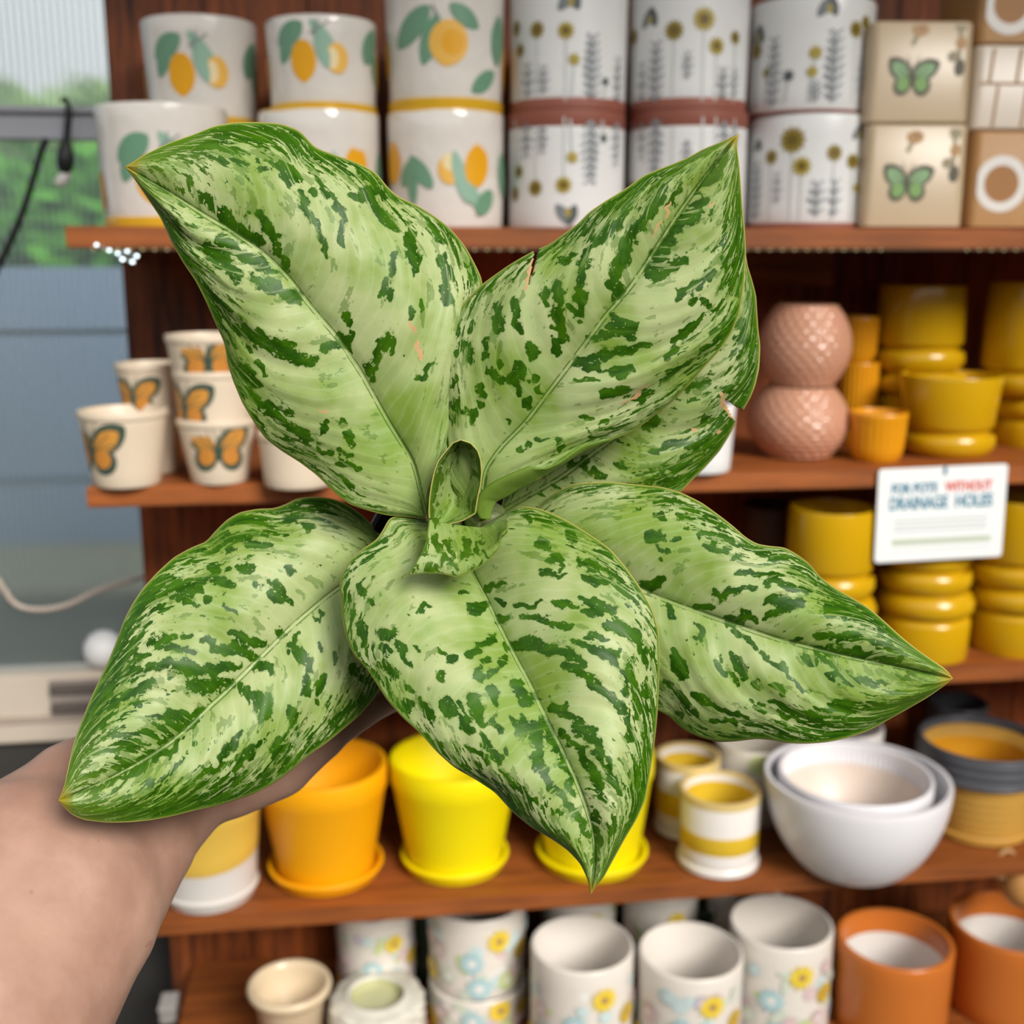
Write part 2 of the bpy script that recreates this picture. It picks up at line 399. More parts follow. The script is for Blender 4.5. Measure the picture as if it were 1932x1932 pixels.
def butterfly(cx, cy, s, body, wing, wing2, rot=0.0, vein=True):
    o = []
    for sg in (-1, 1):
        o.append((leafsh(cx+sg*s*0.52, cy+s*0.33, s*0.62, s*0.40, (math.pi/2-sg*0.95)+rot), body))
        o.append((ell(cx+sg*s*0.40, cy-s*0.28, s*0.36, s*0.40, rot+sg*0.3), body))
        o.append((leafsh(cx+sg*s*0.47, cy+s*0.27, s*0.46, s*0.27, (math.pi/2-sg*0.95)+rot), wing))
        o.append((ell(cx+sg*s*0.36, cy-s*0.22, s*0.25, s*0.28, rot+sg*0.3), wing2))
        if vein:
            for a_ in (0.5, 0.9, 1.3): o.append((bar(cx+sg*s*.1, cy, cx+sg*s*.75*math.sin(a_), cy+s*.75*math.cos(a_), s*.014), body))
    o.append((ell(cx, cy, s*0.07, s*0.36, rot), body))
    for sg in (-1, 1): o.append((bar(cx, cy+s*.3, cx+sg*s*.25, cy+s*.85, s*.012), body))
    return o
PR = {}
def pm(key):
    cols = {'lemon': (240, 172, 18), 'lemon2': (244, 190, 84), 'pale': (246, 226, 176), 'green': (112, 158, 128), 'green2': (150, 188, 166), 'ink': (128, 134, 136), 'stem': (150, 156, 160),
            'olive': (146, 126, 40), 'olive2': (178, 158, 62), 'core': (112, 92, 26), 'navy': (84, 92, 92), 'grass': (206, 210, 208),
            'wing': (214, 150, 66), 'wing2': (206, 138, 60), 'edge': (62, 84, 72), 'gwing': (150, 188, 140), 'gwing2': (138, 178, 110), 'gedge': (104, 100, 84), 'tan': (184, 142, 104), 'mush': (196, 156, 108), 'mushs': (168, 156, 128),
            'yellow': (238, 208, 60), 'yellow2': (212, 176, 30), 'blue': (180, 212, 216), 'blue2': (206, 224, 224), 'pink': (224, 196, 196), 'lilac': (208, 196, 208), 'lime': (206, 218, 150), 'sage': (214, 222, 204), 'white': (240, 236, 230), 'brown': (176, 138, 96)}
    if key not in PR: PR[key] = ceramic('print '+key, cols[key], 0.4, 0.06, 40)
    return PR[key]
def wrap(root, s, shapes, name='print', flip=False, unit=None, turn=0.0, Rf=None, rings=4, lay0=0):
    """shapes: list of (polygon in units of the pot diameter, colour); x=0 faces the camera, y from the base up."""
    D = 2*max(s.rt, s.rb) if unit is None else unit
    d = np.array([CAM[0]-s.X, CAM[1]-s.Y]); d /= np.linalg.norm(d); r = np.array([-d[1], d[0]])
    R = Rf or (lambda z: s.rb+(s.rt-s.rb)*z/s.h)
    V = []; Fc = []; mi = []; mats = []; keys = []
    for li, (poly, key) in enumerate(shapes):
        if key not in keys: keys.append(key); mats.append(pm(key))
        c = poly.mean(0); n = len(poly); i0 = len(V)
        eps = 0.00025+0.00006*(li+lay0)
        lay = [c[None]]+[c+(poly-c)*(j/rings) for j in range(1, rings+1)]
        for L in lay:
            for (x, y) in L:
                z = y*D; z = s.h-z if flip else z
                z = min(max(z, 0.002), s.h-0.001)
                a = x*D/max(R(z), 1e-4)+turn; rr = R(z)+eps
                q = rr*(math.cos(a)*d+math.sin(a)*r); V.append((q[0], q[1], z))
        for k in range(n):
            Fc.append((i0, i0+1+k, i0+1+(k+1) % n)); mi.append(keys.index(key))
        for j in range(1, rings):
            for k in range(n):
                a_ = i0+1+(j-1)*n; b_ = a_+n; k2 = (k+1) % n
                Fc.append((a_+k, b_+k, b_+k2, a_+k2)); mi.append(keys.index(key))
    return mesh(name, V, Fc, None, root, sharp=0, mats=mats, mi=mi)

M_lem = ceramic('off white glossy glaze', (234, 228, 220), 0.12, 0.05, 18, bump=0.7, coat=0.4)
M_lband = ceramic('yellow glaze band', (226, 178, 48), 0.2, 0.12, 30)
M_dan = ceramic('white satin glaze', (238, 238, 237), 0.3, 0.03, 12)
M_dband = ceramic('terracotta band', (150, 88, 72), 0.6, 0.08, 25)
def lemon_print(v):
    if v == 0: return [(leafsh(-.30, .62, .16, .10, 0.6), 'green'), (leafsh(-.34, .50, .13, .07, 1.2), 'green'), (leafsh(.02, .58, .2, .06, 2.2), 'green2'), (lemon(-.17, .40, .115, .17, .05), 'lemon'),
                       (ell(.13, .42, .10, .13), 'lemon2'), (ell(.09, .42, .05, .09), 'pale'), (leafsh(.0, .48, .16, .055, 1.9), 'green2'), (bar(-.1, .62, .06, .72, .006), 'ink'), (bar(-.06, .6, -.03, .74, .006), 'ink'),
                       (leafsh(.50, .55, .17, .10, 1.1), 'green'), (leafsh(.58, .38, .14, .06, 1.7), 'green'), (lemon(.70, .36, .08, .16), 'lemon'), (lemon(-.72, .32, .08, .15), 'lemon')]
    if v == 1: return [(leafsh(-.28, .62, .22, .10, .75), 'green'), (leafsh(-.12, .52, .2, .08, 1.25), 'green'), (leafsh(.16, .70, .15, .07, -.6), 'green'), (lemon(.03, .50, .16, .17, -.2), 'lemon2'), (ell(.06, .5, .09, .1), 'lemon'),
                       (bar(-.05, .68, -.1, .78, .008), 'ink'), (leafsh(.34, .22, .15, .07, .6), 'green'), (leafsh(.52, .55, .2, .10, 1.5), 'green'), (lemon(.72, .35, .1, .18), 'lemon'), (lemon(-.66, .42, .08, .15), 'lemon')]
    return [(leafsh(-.30, .60, .17, .05, 1.5), 'green'), (leafsh(-.22, .50, .17, .07, .9), 'green'), (leafsh(-.34, .50, .14, .07, 2.2), 'green'), (lemon(.03, .48, .10, .12), 'lemon2'), (ell(.03, .42, .06, .07), 'pale'), (leafsh(.12, .54, .22, .06, 1.3), 'green2'),
            (lemon(.27, .45, .115, .17, .15), 'lemon'), (leafsh(.22, .68, .14, .06, .9), 'green2'), (leafsh(.35, .74, .13, .08, -.9), 'green'), (lemon(-.55, .42, .12, .17), 'lemon'), (leafsh(.62, .5, .18, .09, 1.4), 'green')]
def dan_print(v):
    o = []
    def fl(x, y, r, c='olive'):
        o.append((bar(x, 0.06, x, y, .008), 'grass')); o.append((daisy(x, y, r, 11, .72), c)); o.append((ell(x, y, r*.45, r*.45), 'core'))
    def moth(x, y, s):
        o.append((leafsh(x-.3*s, y, s, .45*s, .9), 'ink')); o.append((leafsh(x+.3*s, y, .8*s, .4*s, 1.9), 'navy')); o.append((ell(x, y-.2*s, .2*s, .35*s), 'olive2'))
    def dot(x, y, r, c='navy'): o.append((bar(x-.02, .08, x, y, .009), 'grass')); o.append((daisy(x, y, r, 8, .6), c))
    if v == 0:
        fl(-.27, .62, .075); fl(-.46, .48, .06); fl(-.52, .66, .07); fl(-.02, .60, .075, 'olive2'); moth(.02, .84, .11); dot(.05, .38, .055, 'olive2'); dot(.33, .22, .04)
        for a in ((-.36, .12, .34, .09), (-.2, .14, .32, .07), (.2, .1, .55, .10), (.47, .1, .40, .08)): o += fern(*a)
    elif v == 1:
        moth(-.34, .72, .10); fl(-.12, .60, .085); fl(.12, .68, .10, 'olive2'); fl(.23, .48, .075, 'olive2'); fl(.42, .56, .06); fl(-.56, .6, .07)
        for a in ((-.27, .08, .50, .10), (-.42, .1, .36, .07), (.0, .25, .42, .06), (.30, .10, .3, .08), (.42, .12, .3, .06)): o += fern(*a)
    elif v == 2:
        moth(.13, .78, .10); fl(.37, .62, .07); fl(.48, .68, .06); dot(-.16, .28, .05); dot(.04, .44, .06, 'olive2'); dot(.02, .30, .05, 'olive2'); fl(-.36, .32, .045); moth(-.47, .62, .09); fl(-.49, .5, .07)
        for a in ((-.29, .08, .55, .09), (.19, .10, .58, .10), (.06, .10, .22, .06), (.43, .18, .40, .05)): o += fern(*a)
    else:
        fl(-.31, .56, .065); fl(-.13, .68, .11); fl(-.05, .48, .08, 'olive2'); fl(.20, .58, .07); fl(.37, .52, .065); moth(.42, .74, .07); dot(.42, .32, .04, 'olive2'); moth(-.46, .66, .06)
        for a in ((-.24, .22, .42, .06), (.08, .12, .34, .09), (.22, .12, .36, .07), (-.46, .1, .5, .09)): o += fern(*a)
    return o
def banded_pot(s, name, label, body, band, bh, shapes, inverted=False, group=None, wob=0.0):
    r = root_at(s, name, label, 'pot', group)
    prof = wallprof(s.rb, s.rt, s.h)
    if inverted: prof = [(a, s.h-b) for a, b in prof][::-1]
    fn = None
    if wob: fn = lambda rr, z, a: (rr*(1+wob*math.sin(3*a+z*40)+wob*.7*math.sin(5*a-z*70)), z)
    lathe('pot_body', prof, body, r, 72, fn)
    e = 0.0006+s.rt*wob*1.6
    z0, z1 = (0.0, bh) if not inverted else (s.h-bh, s.h)
    R = lambda z: s.rb+(s.rt-s.rb)*z/s.h
    if not inverted: pr = [(R(0)-.004, -0.0004+.0005), (R(0)+e*.6, .0006), (R(.004)+e, .003), (R(bh)+e, bh-.001), (R(bh), bh)]
    else: pr = [(R(z0), z0), (R(z0)+e, z0+.001), (R(s.h)+e, s.h-.003), (R(s.h)+e*.5, s.h+.0006), (R(s.h)-.006, s.h+.0008)]
    lathe('base_band', pr, band, r, 72)
    nm_ = {'lemon': 'lemon_print', 'lemon2': 'lemon_print', 'pale': 'lemon_pale_print', 'ink': 'twig_print'}  # the pale key is a lighter shape within the lemon print
    if shapes and wob:
        for li, sp_ in enumerate(shapes): wrap(r, s, [sp_], nm_.get(sp_[1], 'leaf_print'), inverted, Rf=lambda z: R(z)*(1+wob*1.6), lay0=li)
    elif shapes: wrap(r, s, shapes, 'painted_print', inverted)
    return r
gL = 'lemon pattern pots on the top tier'; gD = 'wildflower pattern pots on the top tier'
YT = 0.115
# lemon pots
s = measure(312, 240, 226, 206, 1, Yc=0.105)
banded_pot(s, 'lemon_pot', 'wide lemon-print pot with yellow foot at the left end of the top tier', M_lem, M_lband, .012, [(p*[1, 1]+[.06, -.05], c) for p, c in lemon_print(0)], group=gL, wob=.005)
s = measure(385, 208, 214, 243, 1, Yc=0.205)
banded_pot(s, 'lemon_pot', 'upturned lemon-print pot half hidden behind the wide pot, carrying another', M_lem, M_lband, .012, None, True, gL, .004)
s2 = measure(381, 212, 196, 46, z0=s.top, Yc=0.205)
banded_pot(s2, 'lemon_pot', 'lemon-print pot highest at the left end, above the wide pot', M_lem, M_lband, .010, lemon_print(0), group=gL, wob=.005)
s = measure(606, 218, 224, 216, 1, Yc=0.13)
banded_pot(s, 'lemon_pot', 'upturned lemon-print pot with yellow rim directly above the upper left leaf', M_lem, M_lband, .013, [(p*[1, 1]+[.03, 0], c) for p, c in lemon_print(2)], True, gL, .004)
s2 = measure(609, 206, 196, 46, z0=s.top, Yc=0.13)
banded_pot(s2, 'lemon_pot', 'lemon-print pot stacked second from the left in the upper row', M_lem, M_lband, .008, [(p+[.0, .0], c) for p, c in lemon_print(0)], group=gL, wob=.005)
s = measure(842, 212, 218, 217, 1, Yc=YT)
banded_pot(s, 'lemon_pot', 'upturned lemon-print pot with twin lemons between the two top leaves', M_lem, M_lband, .016, lemon_print(2), True, gL, .004)
s2 = measure(840, 226, 212, -40, z0=s.top, Yc=YT)
banded_pot(s2, 'lemon_pot', 'large lemon-print pot with one round lemon, stacked beside the wildflower pots', M_lem, M_lband, .013, lemon_print(1), group=gL, wob=.005)
# wildflower pots
for cx, wt, w2, v1, v2, inv, l1, l2 in ((1068, 217, 217, 0, 0, True, 'leftmost stacked wildflower-print white pot, beside the large lemon pot', 'leftmost upturned wildflower-print white pot with brown rim'),
                                   (1295, 220, 219, 1, 1, True, 'middle stacked wildflower-print white pot with five flower heads', 'middle upturned wildflower-print pot just behind the right leaf tip'),
                                   (1524, 228, 226, 2, 3, False, 'rightmost stacked wildflower-print white pot next to the beige butterfly planters', 'upright wildflower-print white pot right of the leaf tip on the top tier')):
    s = measure(cx, wt, wt, 219 if inv else 226, 1, Yc=YT)
    if inv: banded_pot(s, 'wildflower_pot', l2, M_dan, M_dband, .019, dan_print(v1), True, gD)
    else: banded_pot(s, 'wildflower_pot', l2, M_dan, M_dband, .008, dan_print(v2), False, gD)
    s2 = measure(cx+4, w2+4, w2, -24 if inv else 14, z0=s.top+.001, Yc=YT)
    banded_pot(s2, 'wildflower_pot', l1, M_dan, M_dband, .013 if inv else .004, dan_print(v1), False, gD)

# square planters at the right end
def square_pot(cx, w, ytop, z0, Yf, name, label, mat, rotz, group, th=0.006, deco=None, extra=None):
    zc = zdep(P(cx, ytop, Yf)); a = w/2*zc/FPX
    yb_ = proj((P(cx, ytop, Yf)[0], Yf, z0))[1]
    m = P(cx, (ytop+yb_)/2, Yf); h = P(cx, ytop, Yf)[2]-z0
    r = empty(name, (m[0], Yf+a, z0), label, 'planter', group); r.rotation_euler = (0, 0, rotz)
    rc = 0.012; ring = []
    def sq(hh, rc_):
        pts = []
        for q, (sx, sy) in enumerate(((1, 1), (-1, 1), (-1, -1), (1, -1))):
            for t in np.linspace(0, math.pi/2, 6):
                an = q*math.pi/2+t; pts.append((sx*(hh-rc_)+rc_*math.cos(an), sy*(hh-rc_)+rc_*math.sin(an)))
        return pts
    V = []; Fc = []; lv = [(a-.004, 0, rc), (a, .003, rc), (a, h-.003, rc), (a-.002, h, rc), (a-th, h, rc*.7), (a-th, h-.003, rc*.7), (a-th, .008, rc*.7)]
    n = 24
    for (hh, z, q) in lv: V += [(x, y, z) for x, y in sq(hh, q)]
    for i in range(len(lv)-1):
        for k in range(n): k2 = (k+1) % n; Fc.append((i*n+k, i*n+k2, (i+1)*n+k2, (i+1)*n+k))
    Fc.append(tuple(range(n-1, -1, -1))); Fc.append(tuple((len(lv)-1)*n+k for k in range(n)))
    mesh('pot_body', V, Fc, mat, r, sharp=35)
    if deco:
        for face, shapes in [(f_, [q for q in sh_ if q[2:] == g_]) for f_, sh_ in deco for g_ in sorted({q[2:] for q in sh_})]:
            V = []; Fc = []; mi = []; keys = []; mats = []
            for li, (poly, key) in enumerate([q[:2] for q in shapes]):
                if key not in keys: keys.append(key); mats.append(pm(key))
                c = poly.mean(0); n = len(poly); i0 = len(V); e = .0003+.00008*li
                for (x, y) in [tuple(c)]+[tuple(p) for p in poly]:
                    xx = min(max(x, -.44), .44)*2*a; zz = min(max(y*2*a, .004), h-.004)
                    V.append((xx, -a-e, zz) if face == 'f' else (-a-e, -xx, zz))
                for k in range(n): Fc.append((i0, i0+1+k, i0+1+(k+1) % n)); mi.append(keys.index(key))
            mesh(shapes[0][2] if len(shapes[0]) > 2 else 'painted_print', V, Fc, None, r, sharp=0, mats=mats, mi=mi)
    return r, a, h
M_cream = ceramic('beige satin', (206, 184, 152), 0.3, 0.05, 10)
def bfly_face():
    o = [q+('butterfly_print',) for q in butterfly(-.08, .42, .24, 'gedge', 'gwing', 'gwing2', -.15)]
    o += [q+('mushroom_print',) for q in [(bar(-.1, .72, -.04, .84, .022), 'mushs'), (ell(-.03, .86, .085, .06), 'mush'), (ell(-.02, .88, .035, .03), 'tan')]]
    o += [q+('flower_print',) for q in [(daisy(.36, .90, .07, 7, .7), 'mushs'), (bar(.36, .5, .36, .86, .02), 'mushs'), (ell(.37, .74, .05, .06), 'mush'), (ell(.30, .62, .05, .05), 'mushs'), (ell(.37, .52, .05, .08), 'gedge')]]
    return o
def side_face(): return [(bar(.1, .5, .1, .95, .05), 'gedge', 'stem_print'), (ell(.1, .6, .16, .12), 'gwing2', 'leaf_print'), (bar(-.2, .5, -.2, .9, .04), 'mushs', 'twig_print')]
zz = TOPS[1]
r, a, h = square_pot(1737, 196, 235, zz, 0.02, 'butterfly_planter', 'lower square beige planter with green butterfly, standing on the top tier', M_cream, -0.10, 'beige butterfly planters', deco=[('f', bfly_face()), ('l', side_face())])
r, a, h = square_pot(1747, 198, 40, zz+h+.0005, 0.02, 'butterfly_planter', 'upper square beige planter with green butterfly, stacked on its twin', M_cream, -0.10, 'beige butterfly planters', deco=[('f', bfly_face()), ('l', side_face())])
M_tan = ceramic('tan clay', (186, 140, 88), 0.5, 0.06, 14)
M_tile = ceramic('pinkish white glaze', (228, 214, 198), 0.35, 0.04, 14)
def ringsh(cx, cy, r1, r2): return [(ell(cx, cy, r1, r1, 0, 40), 'white'), (ell(cx, cy, r2, r2, 0, 40), 'tan2')]
PR['tan2'] = ceramic('tan clay disc', (172, 122, 72), 0.5, 0.06, 14)
r, a, h = square_pot(1934, 200, 248, zz, 0.03, 'ring_planter', 'tan square planter with white ring at the right end of the top tier', M_tan, -0.06, 'tan ring planters', deco=[('f', ringsh(-.20, .42, .26, .17))])
z2 = zz+h+.0005
tl_ = []
for row in range(2):
    y0 = .02+row*.40; tl_.append((bar(-.44, y0, .44, y0, .012), 'brown'))
    for xx in ((-.36, -.1, .16) if row else (-.3, -.02, .28)): tl_.append((bar(xx, y0, xx+.03, y0+.38, .014), 'brown'))
r, a, h = square_pot(1942, 204, 86, z2, 0.03, 'brick_line_planter', 'white square planter with tan brick lines, between two tan ring planters', M_tile, -0.06, None, deco=[('f', tl_)])
r, a, h = square_pot(1952, 200, -60, z2+h+.0005, 0.03, 'ring_planter', 'tan square planter with white ring, highest at the top right corner', M_tan, -0.06, 'tan ring planters', deco=[('f', ringsh(-.20, .36, .27, .17))])

# second tier: cream butterfly cups
M_cup = ceramic('cream matte', (226, 208, 184), 0.42, 0.04, 14)
def cup(s, label, shapes=None, turn=0.0, body=None):
    r = root_at(s, 'butterfly_cup', label, 'cup', 'cream butterfly cups on the second tier')
    p = wallprof(s.rb, s.rt, s.h, .004)
    p = [(a, b) for a, b in p]
    lathe('cup_body', p, body or M_cup, r, 56)
    lathe('rim', [(s.rt-.0002, s.h-.009), (s.rt+.0012, s.h-.007), (s.rt+.0014, s.h-.003), (s.rt+.0004, s.h+.0004), (s.rt-.002, s.h+.0006)], body or M_cup, r, 56)
    if shapes: wrap(r, s, shapes, 'butterfly_print', turn=turn)
    return r
bf = butterfly(0, .48, .42, 'edge', 'wing', 'wing2')
s = measure(236, 160, 124, 772, 2, yb=924); cup(s, 'cream cup with half a butterfly in view, standing nearest the left end', [(p+[-.42, -.02], c) for p, c in bf])
s = measure(412, 146, 106, 786, 2, yb=917); z_ = s.top; Yk = s.Y; cup(s, 'cream cup showing a whole orange butterfly, bottom of the triple stack', bf)
s = measure(404, 142, 128, 697, z0=z_-.03, Yc=Yk); cup(s, 'cream cup in the middle of the triple stack', [(p+[-.42, .02], c) for p, c in bf]); z_ = s.top
s = measure(393, 150, 118, 630, z0=z_-.032, Yc=Yk); cup(s, 'cream cup on top of the triple stack, touching the leaf edge', [(p+[0, .02], c) for p, c in bf])
s = measure(288, 118, 88, 772, 2, Yc=Yk+.075); z_ = s.top; cup(s, 'cream cup at the back, under another cup, behind the leftmost cup')
s = measure(284, 120, 102, 684, z0=z_-.012, Yc=Yk+.075); cup(s, 'cream cup stacked at the back beside the triple stack', [(p+[-.28, -.1], c) for p, c in bf])
s = measure(562, 144, 128, 812, 2, yb=926)
rr_ = cup(s, 'squat cream cup with orange print partly behind the upper left leaf', [(ell(-.25, .72, .16, .05, -.1), 'wing'), (ell(.1, .7, .2, .05, .1), 'wing')])
s = measure(1318, 134, 122, 760, 2, yb=897)
r = root_at(s, 'white_pot', 'plain white pot mostly behind the right hand leaves on the second tier', 'pot'); lathe('pot_body', wallprof(s.rb, s.rt, s.h), M_dan, r)

# pink dimpled globes
M_pink = ceramic('dusty pink glaze', (206, 152, 124), 0.12, 0.04, 16, coat=0.4)
def globe(cx, w, ytop, ybot, z0, Yc, label, foot):
    zc = zdep(P(cx, (ytop+ybot)/2, Yc)); R = w/2*zc/FPX
    X = P(cx, (ytop+ybot)/2, Yc)[0]; h = P(cx, ytop, Yc)[2]-z0
    r = empty('dimpled_globe_pot', (X, Yc, z0), label, 'pot', 'pink dimpled globe pots')
    n = 54; prof = [(0, 0), (R*.55, 0)]
    for t in np.linspace(0, 1, n):
        an = -1.0+2.0*t; rr = R*(max(0.0, math.cos(an*1.02)))**0.62
        prof.append((max(rr, R*.58), .002+(h-.004)*t))
    rt = prof[-1][0]; prof += [(rt-.003, h), (rt-.007, h-.002), (R*.86, h*.5), (R*.5, .01), (0, .01)]
    def fn(rr, z, a):
        if rr < R*.55 or z < .004 or z > h-.005: return rr, z
        row = z/(h*.078); k = 24; off = 0.5*(int(round(row)) % 2)
        u = (a/(2*math.pi)*k+off) % 1.0-.5; v = row-round(row)
        dd = math.sqrt(u*u+v*v*1.0); return rr-0.0030*max(0, 1-(dd/.6)**2), z
    lathe('pot_body', prof, M_pink, r, 180, fn, sharp=0)
    return h
gY = 0.115
h = globe(1506, 190, 727, 868, TOPS[2], gY, 'lower of two stacked dusty pink dimpled globe pots', True)
globe(1518, 176, 573, 722, TOPS[2]+h, gY, 'upper of two stacked dusty pink dimpled globe pots', False)

# ribbed mustard cups
M_must = ceramic('mustard orange glaze', (226, 152, 22), 0.3, 0.05, 16)
def ribbed(s, label, k=26, mat=M_must, name='ribbed_cup', amp=.0012, cat='cup', group='ribbed mustard cups'):
    r = root_at(s, name, label, cat, group)
    p = wallprof(s.rb, s.rt, s.h, .004)
    p = [(0, 0), (s.rb*.8, 0), (s.rb*.93, .006), (s.rb, .016)]+[(s.rb+(s.rt-s.rb)*t, .016+(s.h-.02)*t) for t in np.linspace(.1, .95, 8)]+[(s.rt, s.h-.002), (s.rt-.001, s.h), (s.rt-.004, s.h), (s.rt-.005, s.h-.003), (s.rb-.005, .012), (0, .01)]
    nout = 14
    def fn(rr, z, a):
        return (rr-amp*(0.5+0.5*math.cos(a*k))*(1 if .014 < z < s.h-.008 else 0), z)
    lathe('cup_body', p, mat, r, k*8, fn, sharp=30)
    return s
s = measure(1655, 108, 98, 776, 2, yb=876); ribbed(s, 'small ribbed mustard cup in front of the yellow pots')
s = measure(1615, 78, 72, 682, 2, Yc=.20); zz = s.top; ribbed(s, 'ribbed mustard cup at the back beside the pink globes')
s = measure(1617, 80, 74, 596, z0=zz, Yc=.20); ribbed(s, 'ribbed mustard cup stacked at the back beside the upper pink globe')

# yellow pots with fused saucers
M_yel = ceramic('yellow ochre glaze', (206, 160, 14), 0.22, 0.05, 14, coat=0.2)
def saucer_pot(s, label, inverted=False, sw=1.0, sh_=0.030, group='ochre yellow saucer pots', mat=M_yel, name='saucer_pot', plain=False):
    r = root_at(s, name, label, 'pot', group)
    R = s.rb; fz = (lambda z: s.h-z) if inverted else (lambda z: z)
    def L(n_, p):
        if inverted: p = [(a, fz(b)) for a, b in p][::-1]
        lathe(n_, p, mat, r, 72)
    if plain:
        L('pot_body', wallprof(s.rb, s.rt, s.h)); return r
    sh2 = sh_*1.16
    L('saucer', [(0, 0), (R*.88, 0), (R*.97*sw, sh_*.14), (R*1.06*sw, sh_*.5), (R*1.04*sw, sh_*.86), (R*.98*sw, sh_), (R*.93, sh_*.98), (R*.90, sh_*.9), (0, sh_*.8)])
    L('pot_body', [(0, sh_*.82), (R*.92, sh_*.84), (R*.90, sh_), (R*.90, sh2), (R*.97, sh2+.003), (R, sh2+.008), (s.rt, s.h-.003), (s.rt-.001, s.h), (s.rt-.005, s.h), (s.rt-.006, s.h-.003), (R*.93, sh2+.01), (0, sh2+.006)])
    return r
s = measure(1738, 170, 172, 698, 2, Yc=.205); z_ = s.top
saucer_pot(s, 'upturned ochre pot at the back under another, right of the mustard cups', True)
s = measure(1736, 158, 160, 538, z0=z_, Yc=.205)
saucer_pot(s, 'ochre saucer pot stacked high at the back of the second tier, left one')
s = measure(1788, 186, 168, 706, 2, yb=868); saucer_pot(s, 'ochre saucer pot standing in front, above the white sign')
s = measure(1950, 150, 152, 742, 2, Yc=.17); z_ = s.top; saucer_pot(s, 'lower ochre pot at the right edge of the second tier', True)
s = measure(1942, 162, 164, 532, z0=z_, Yc=.17); saucer_pot(s, 'ochre saucer pot stacked high at the right edge of the second tier')

# third tier: stacks of ochre pots, saucer to saucer
for cx, yb, dy, nm in ((1562, 1275, 0, ('upturned ochre pot mostly hidden behind the right leaf', 'ochre pot left of the white sign on the third tier')), (1745, 1256, 0, ('upturned ochre pot below the white sign', 'ochre pot behind the white sign')), (1918, 1245, 0, ('upturned ochre pot at the right edge of the third tier', 'ochre pot right of the white sign'))):
    s = measure(cx-2, 166, 162, 1108-(cx-1745)*.06, 3, yb=yb); s.rb, s.rt = s.rt, s.rb
    q = Spot(); q.__dict__.update(s.__dict__)
    saucer_pot(q, nm[0], True)
    s2 = measure(cx+4, 160, 162, 955-(cx-1562)*.05, z0=q.top, Yc=q.Y); saucer_pot(s2, nm[1])
for cx, Yc in ((1455, .2),):
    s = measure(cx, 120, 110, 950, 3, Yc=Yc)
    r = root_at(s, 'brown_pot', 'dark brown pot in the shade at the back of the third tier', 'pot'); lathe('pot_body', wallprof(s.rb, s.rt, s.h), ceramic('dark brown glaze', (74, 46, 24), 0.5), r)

# sign
M_card = ceramic('white card', (244, 246, 246), 0.5, 0.01, 5)
zt = -0.006
c4 = [P(1655, 888, zt), P(1898, 873, zt), P(1894, 1051, zt), P(1653, 1060, zt)]
ctr = sum(c4)/4; ux = (c4[1]-c4[0]+c4[2]-c4[3])/2; uy = (c4[0]-c4[3]+c4[1]-c4[2])/2
wS, hS = np.linalg.norm(ux), np.linalg.norm(uy); ux /= wS; uy = uy-ux*(uy@ux); uy /= np.linalg.norm(uy); uz = np.cross(ux, uy)
sign = empty('shelf_sign', ctr, 'white rounded card sign about pots without drainage holes, fixed to a tier edge', 'sign')
sign.matrix_world = Matrix(((ux[0], uy[0], uz[0], ctr[0]), (ux[1], uy[1], uz[1], ctr[1]), (ux[2], uy[2], uz[2], ctr[2]), (0, 0, 0, 1)))
bm = bmesh.new(); pts = []
for q, (sx, sy) in enumerate(((1, 1), (-1, 1), (-1, -1), (1, -1))):
    for t in np.linspace(0, math.pi/2, 5):
        an = q*math.pi/2+t; pts.append((sx*(wS/2-.005)+.005*math.cos(an), sy*(hS/2-.005)+.005*math.sin(an), 0))
f = bm.faces.new([bm.verts.new(p) for p in pts]); ex = bmesh.ops.extrude_face_region(bm, geom=[f])
bmesh.ops.translate(bm, vec=(0, 0, -.0016), verts=[v for v in ex['geom'] if isinstance(v, bmesh.types.BMVert)])
bmesh.ops.recalc_face_normals(bm, faces=bm.faces)
me = bpy.data.meshes.new('card'); bm.to_mesh(me); bm.free(); me.materials.append(M_card); link(bpy.data.objects.new('card', me), sign)
M_tb = ceramic('sign blue ink', (56, 132, 160), 0.6, 0.02); M_tr = ceramic('sign red ink', (226, 88, 76), 0.6, 0.02); M_tg = ceramic('sign grey ink', (206, 212, 208), 0.6, 0.02); M_to = ceramic('sign green ink', (196, 206, 184), 0.6, 0.02)
def text(body, x, y, size, mat, align='CENTER', wid=None, bold=.0006):
    cu = bpy.data.curves.new('lettering', 'FONT'); cu.body = body; cu.size = size; cu.align_x = align; cu.align_y = 'CENTER'; cu.offset = bold; cu.extrude = .0002
    o = bpy.data.objects.new('lettering', cu); COL.objects.link(o)
    dg = bpy.context.evaluated_depsgraph_get(); me = bpy.data.meshes.new_from_object(o.evaluated_get(dg)); bpy.data.objects.remove(o)
    me.materials.append(mat); me.name = 'lettering'
    xs = [v.co.x for v in me.vertices]; w0 = max(xs)-min(xs)
    k_ = (wid/w0) if wid else 1
    for v in me.vertices: v.co.x = (v.co.x-(max(xs)+min(xs))/2)*k_+x; v.co.y += y; v.co.z += .0004
    return link(bpy.data.objects.new('lettering', me), sign)
text('FOR POTS', -.22*wS, .28*hS, .017, M_tb, wid=.35*wS); text('WITHOUT', .20*wS, .28*hS, .017, M_tr, wid=.37*wS)
text('DRAINAGE', -.18*wS, .12*hS, .023, M_tb, wid=.45*wS); text('HOLES', .25*wS, .12*hS, .023, M_tb, wid=.29*wS)
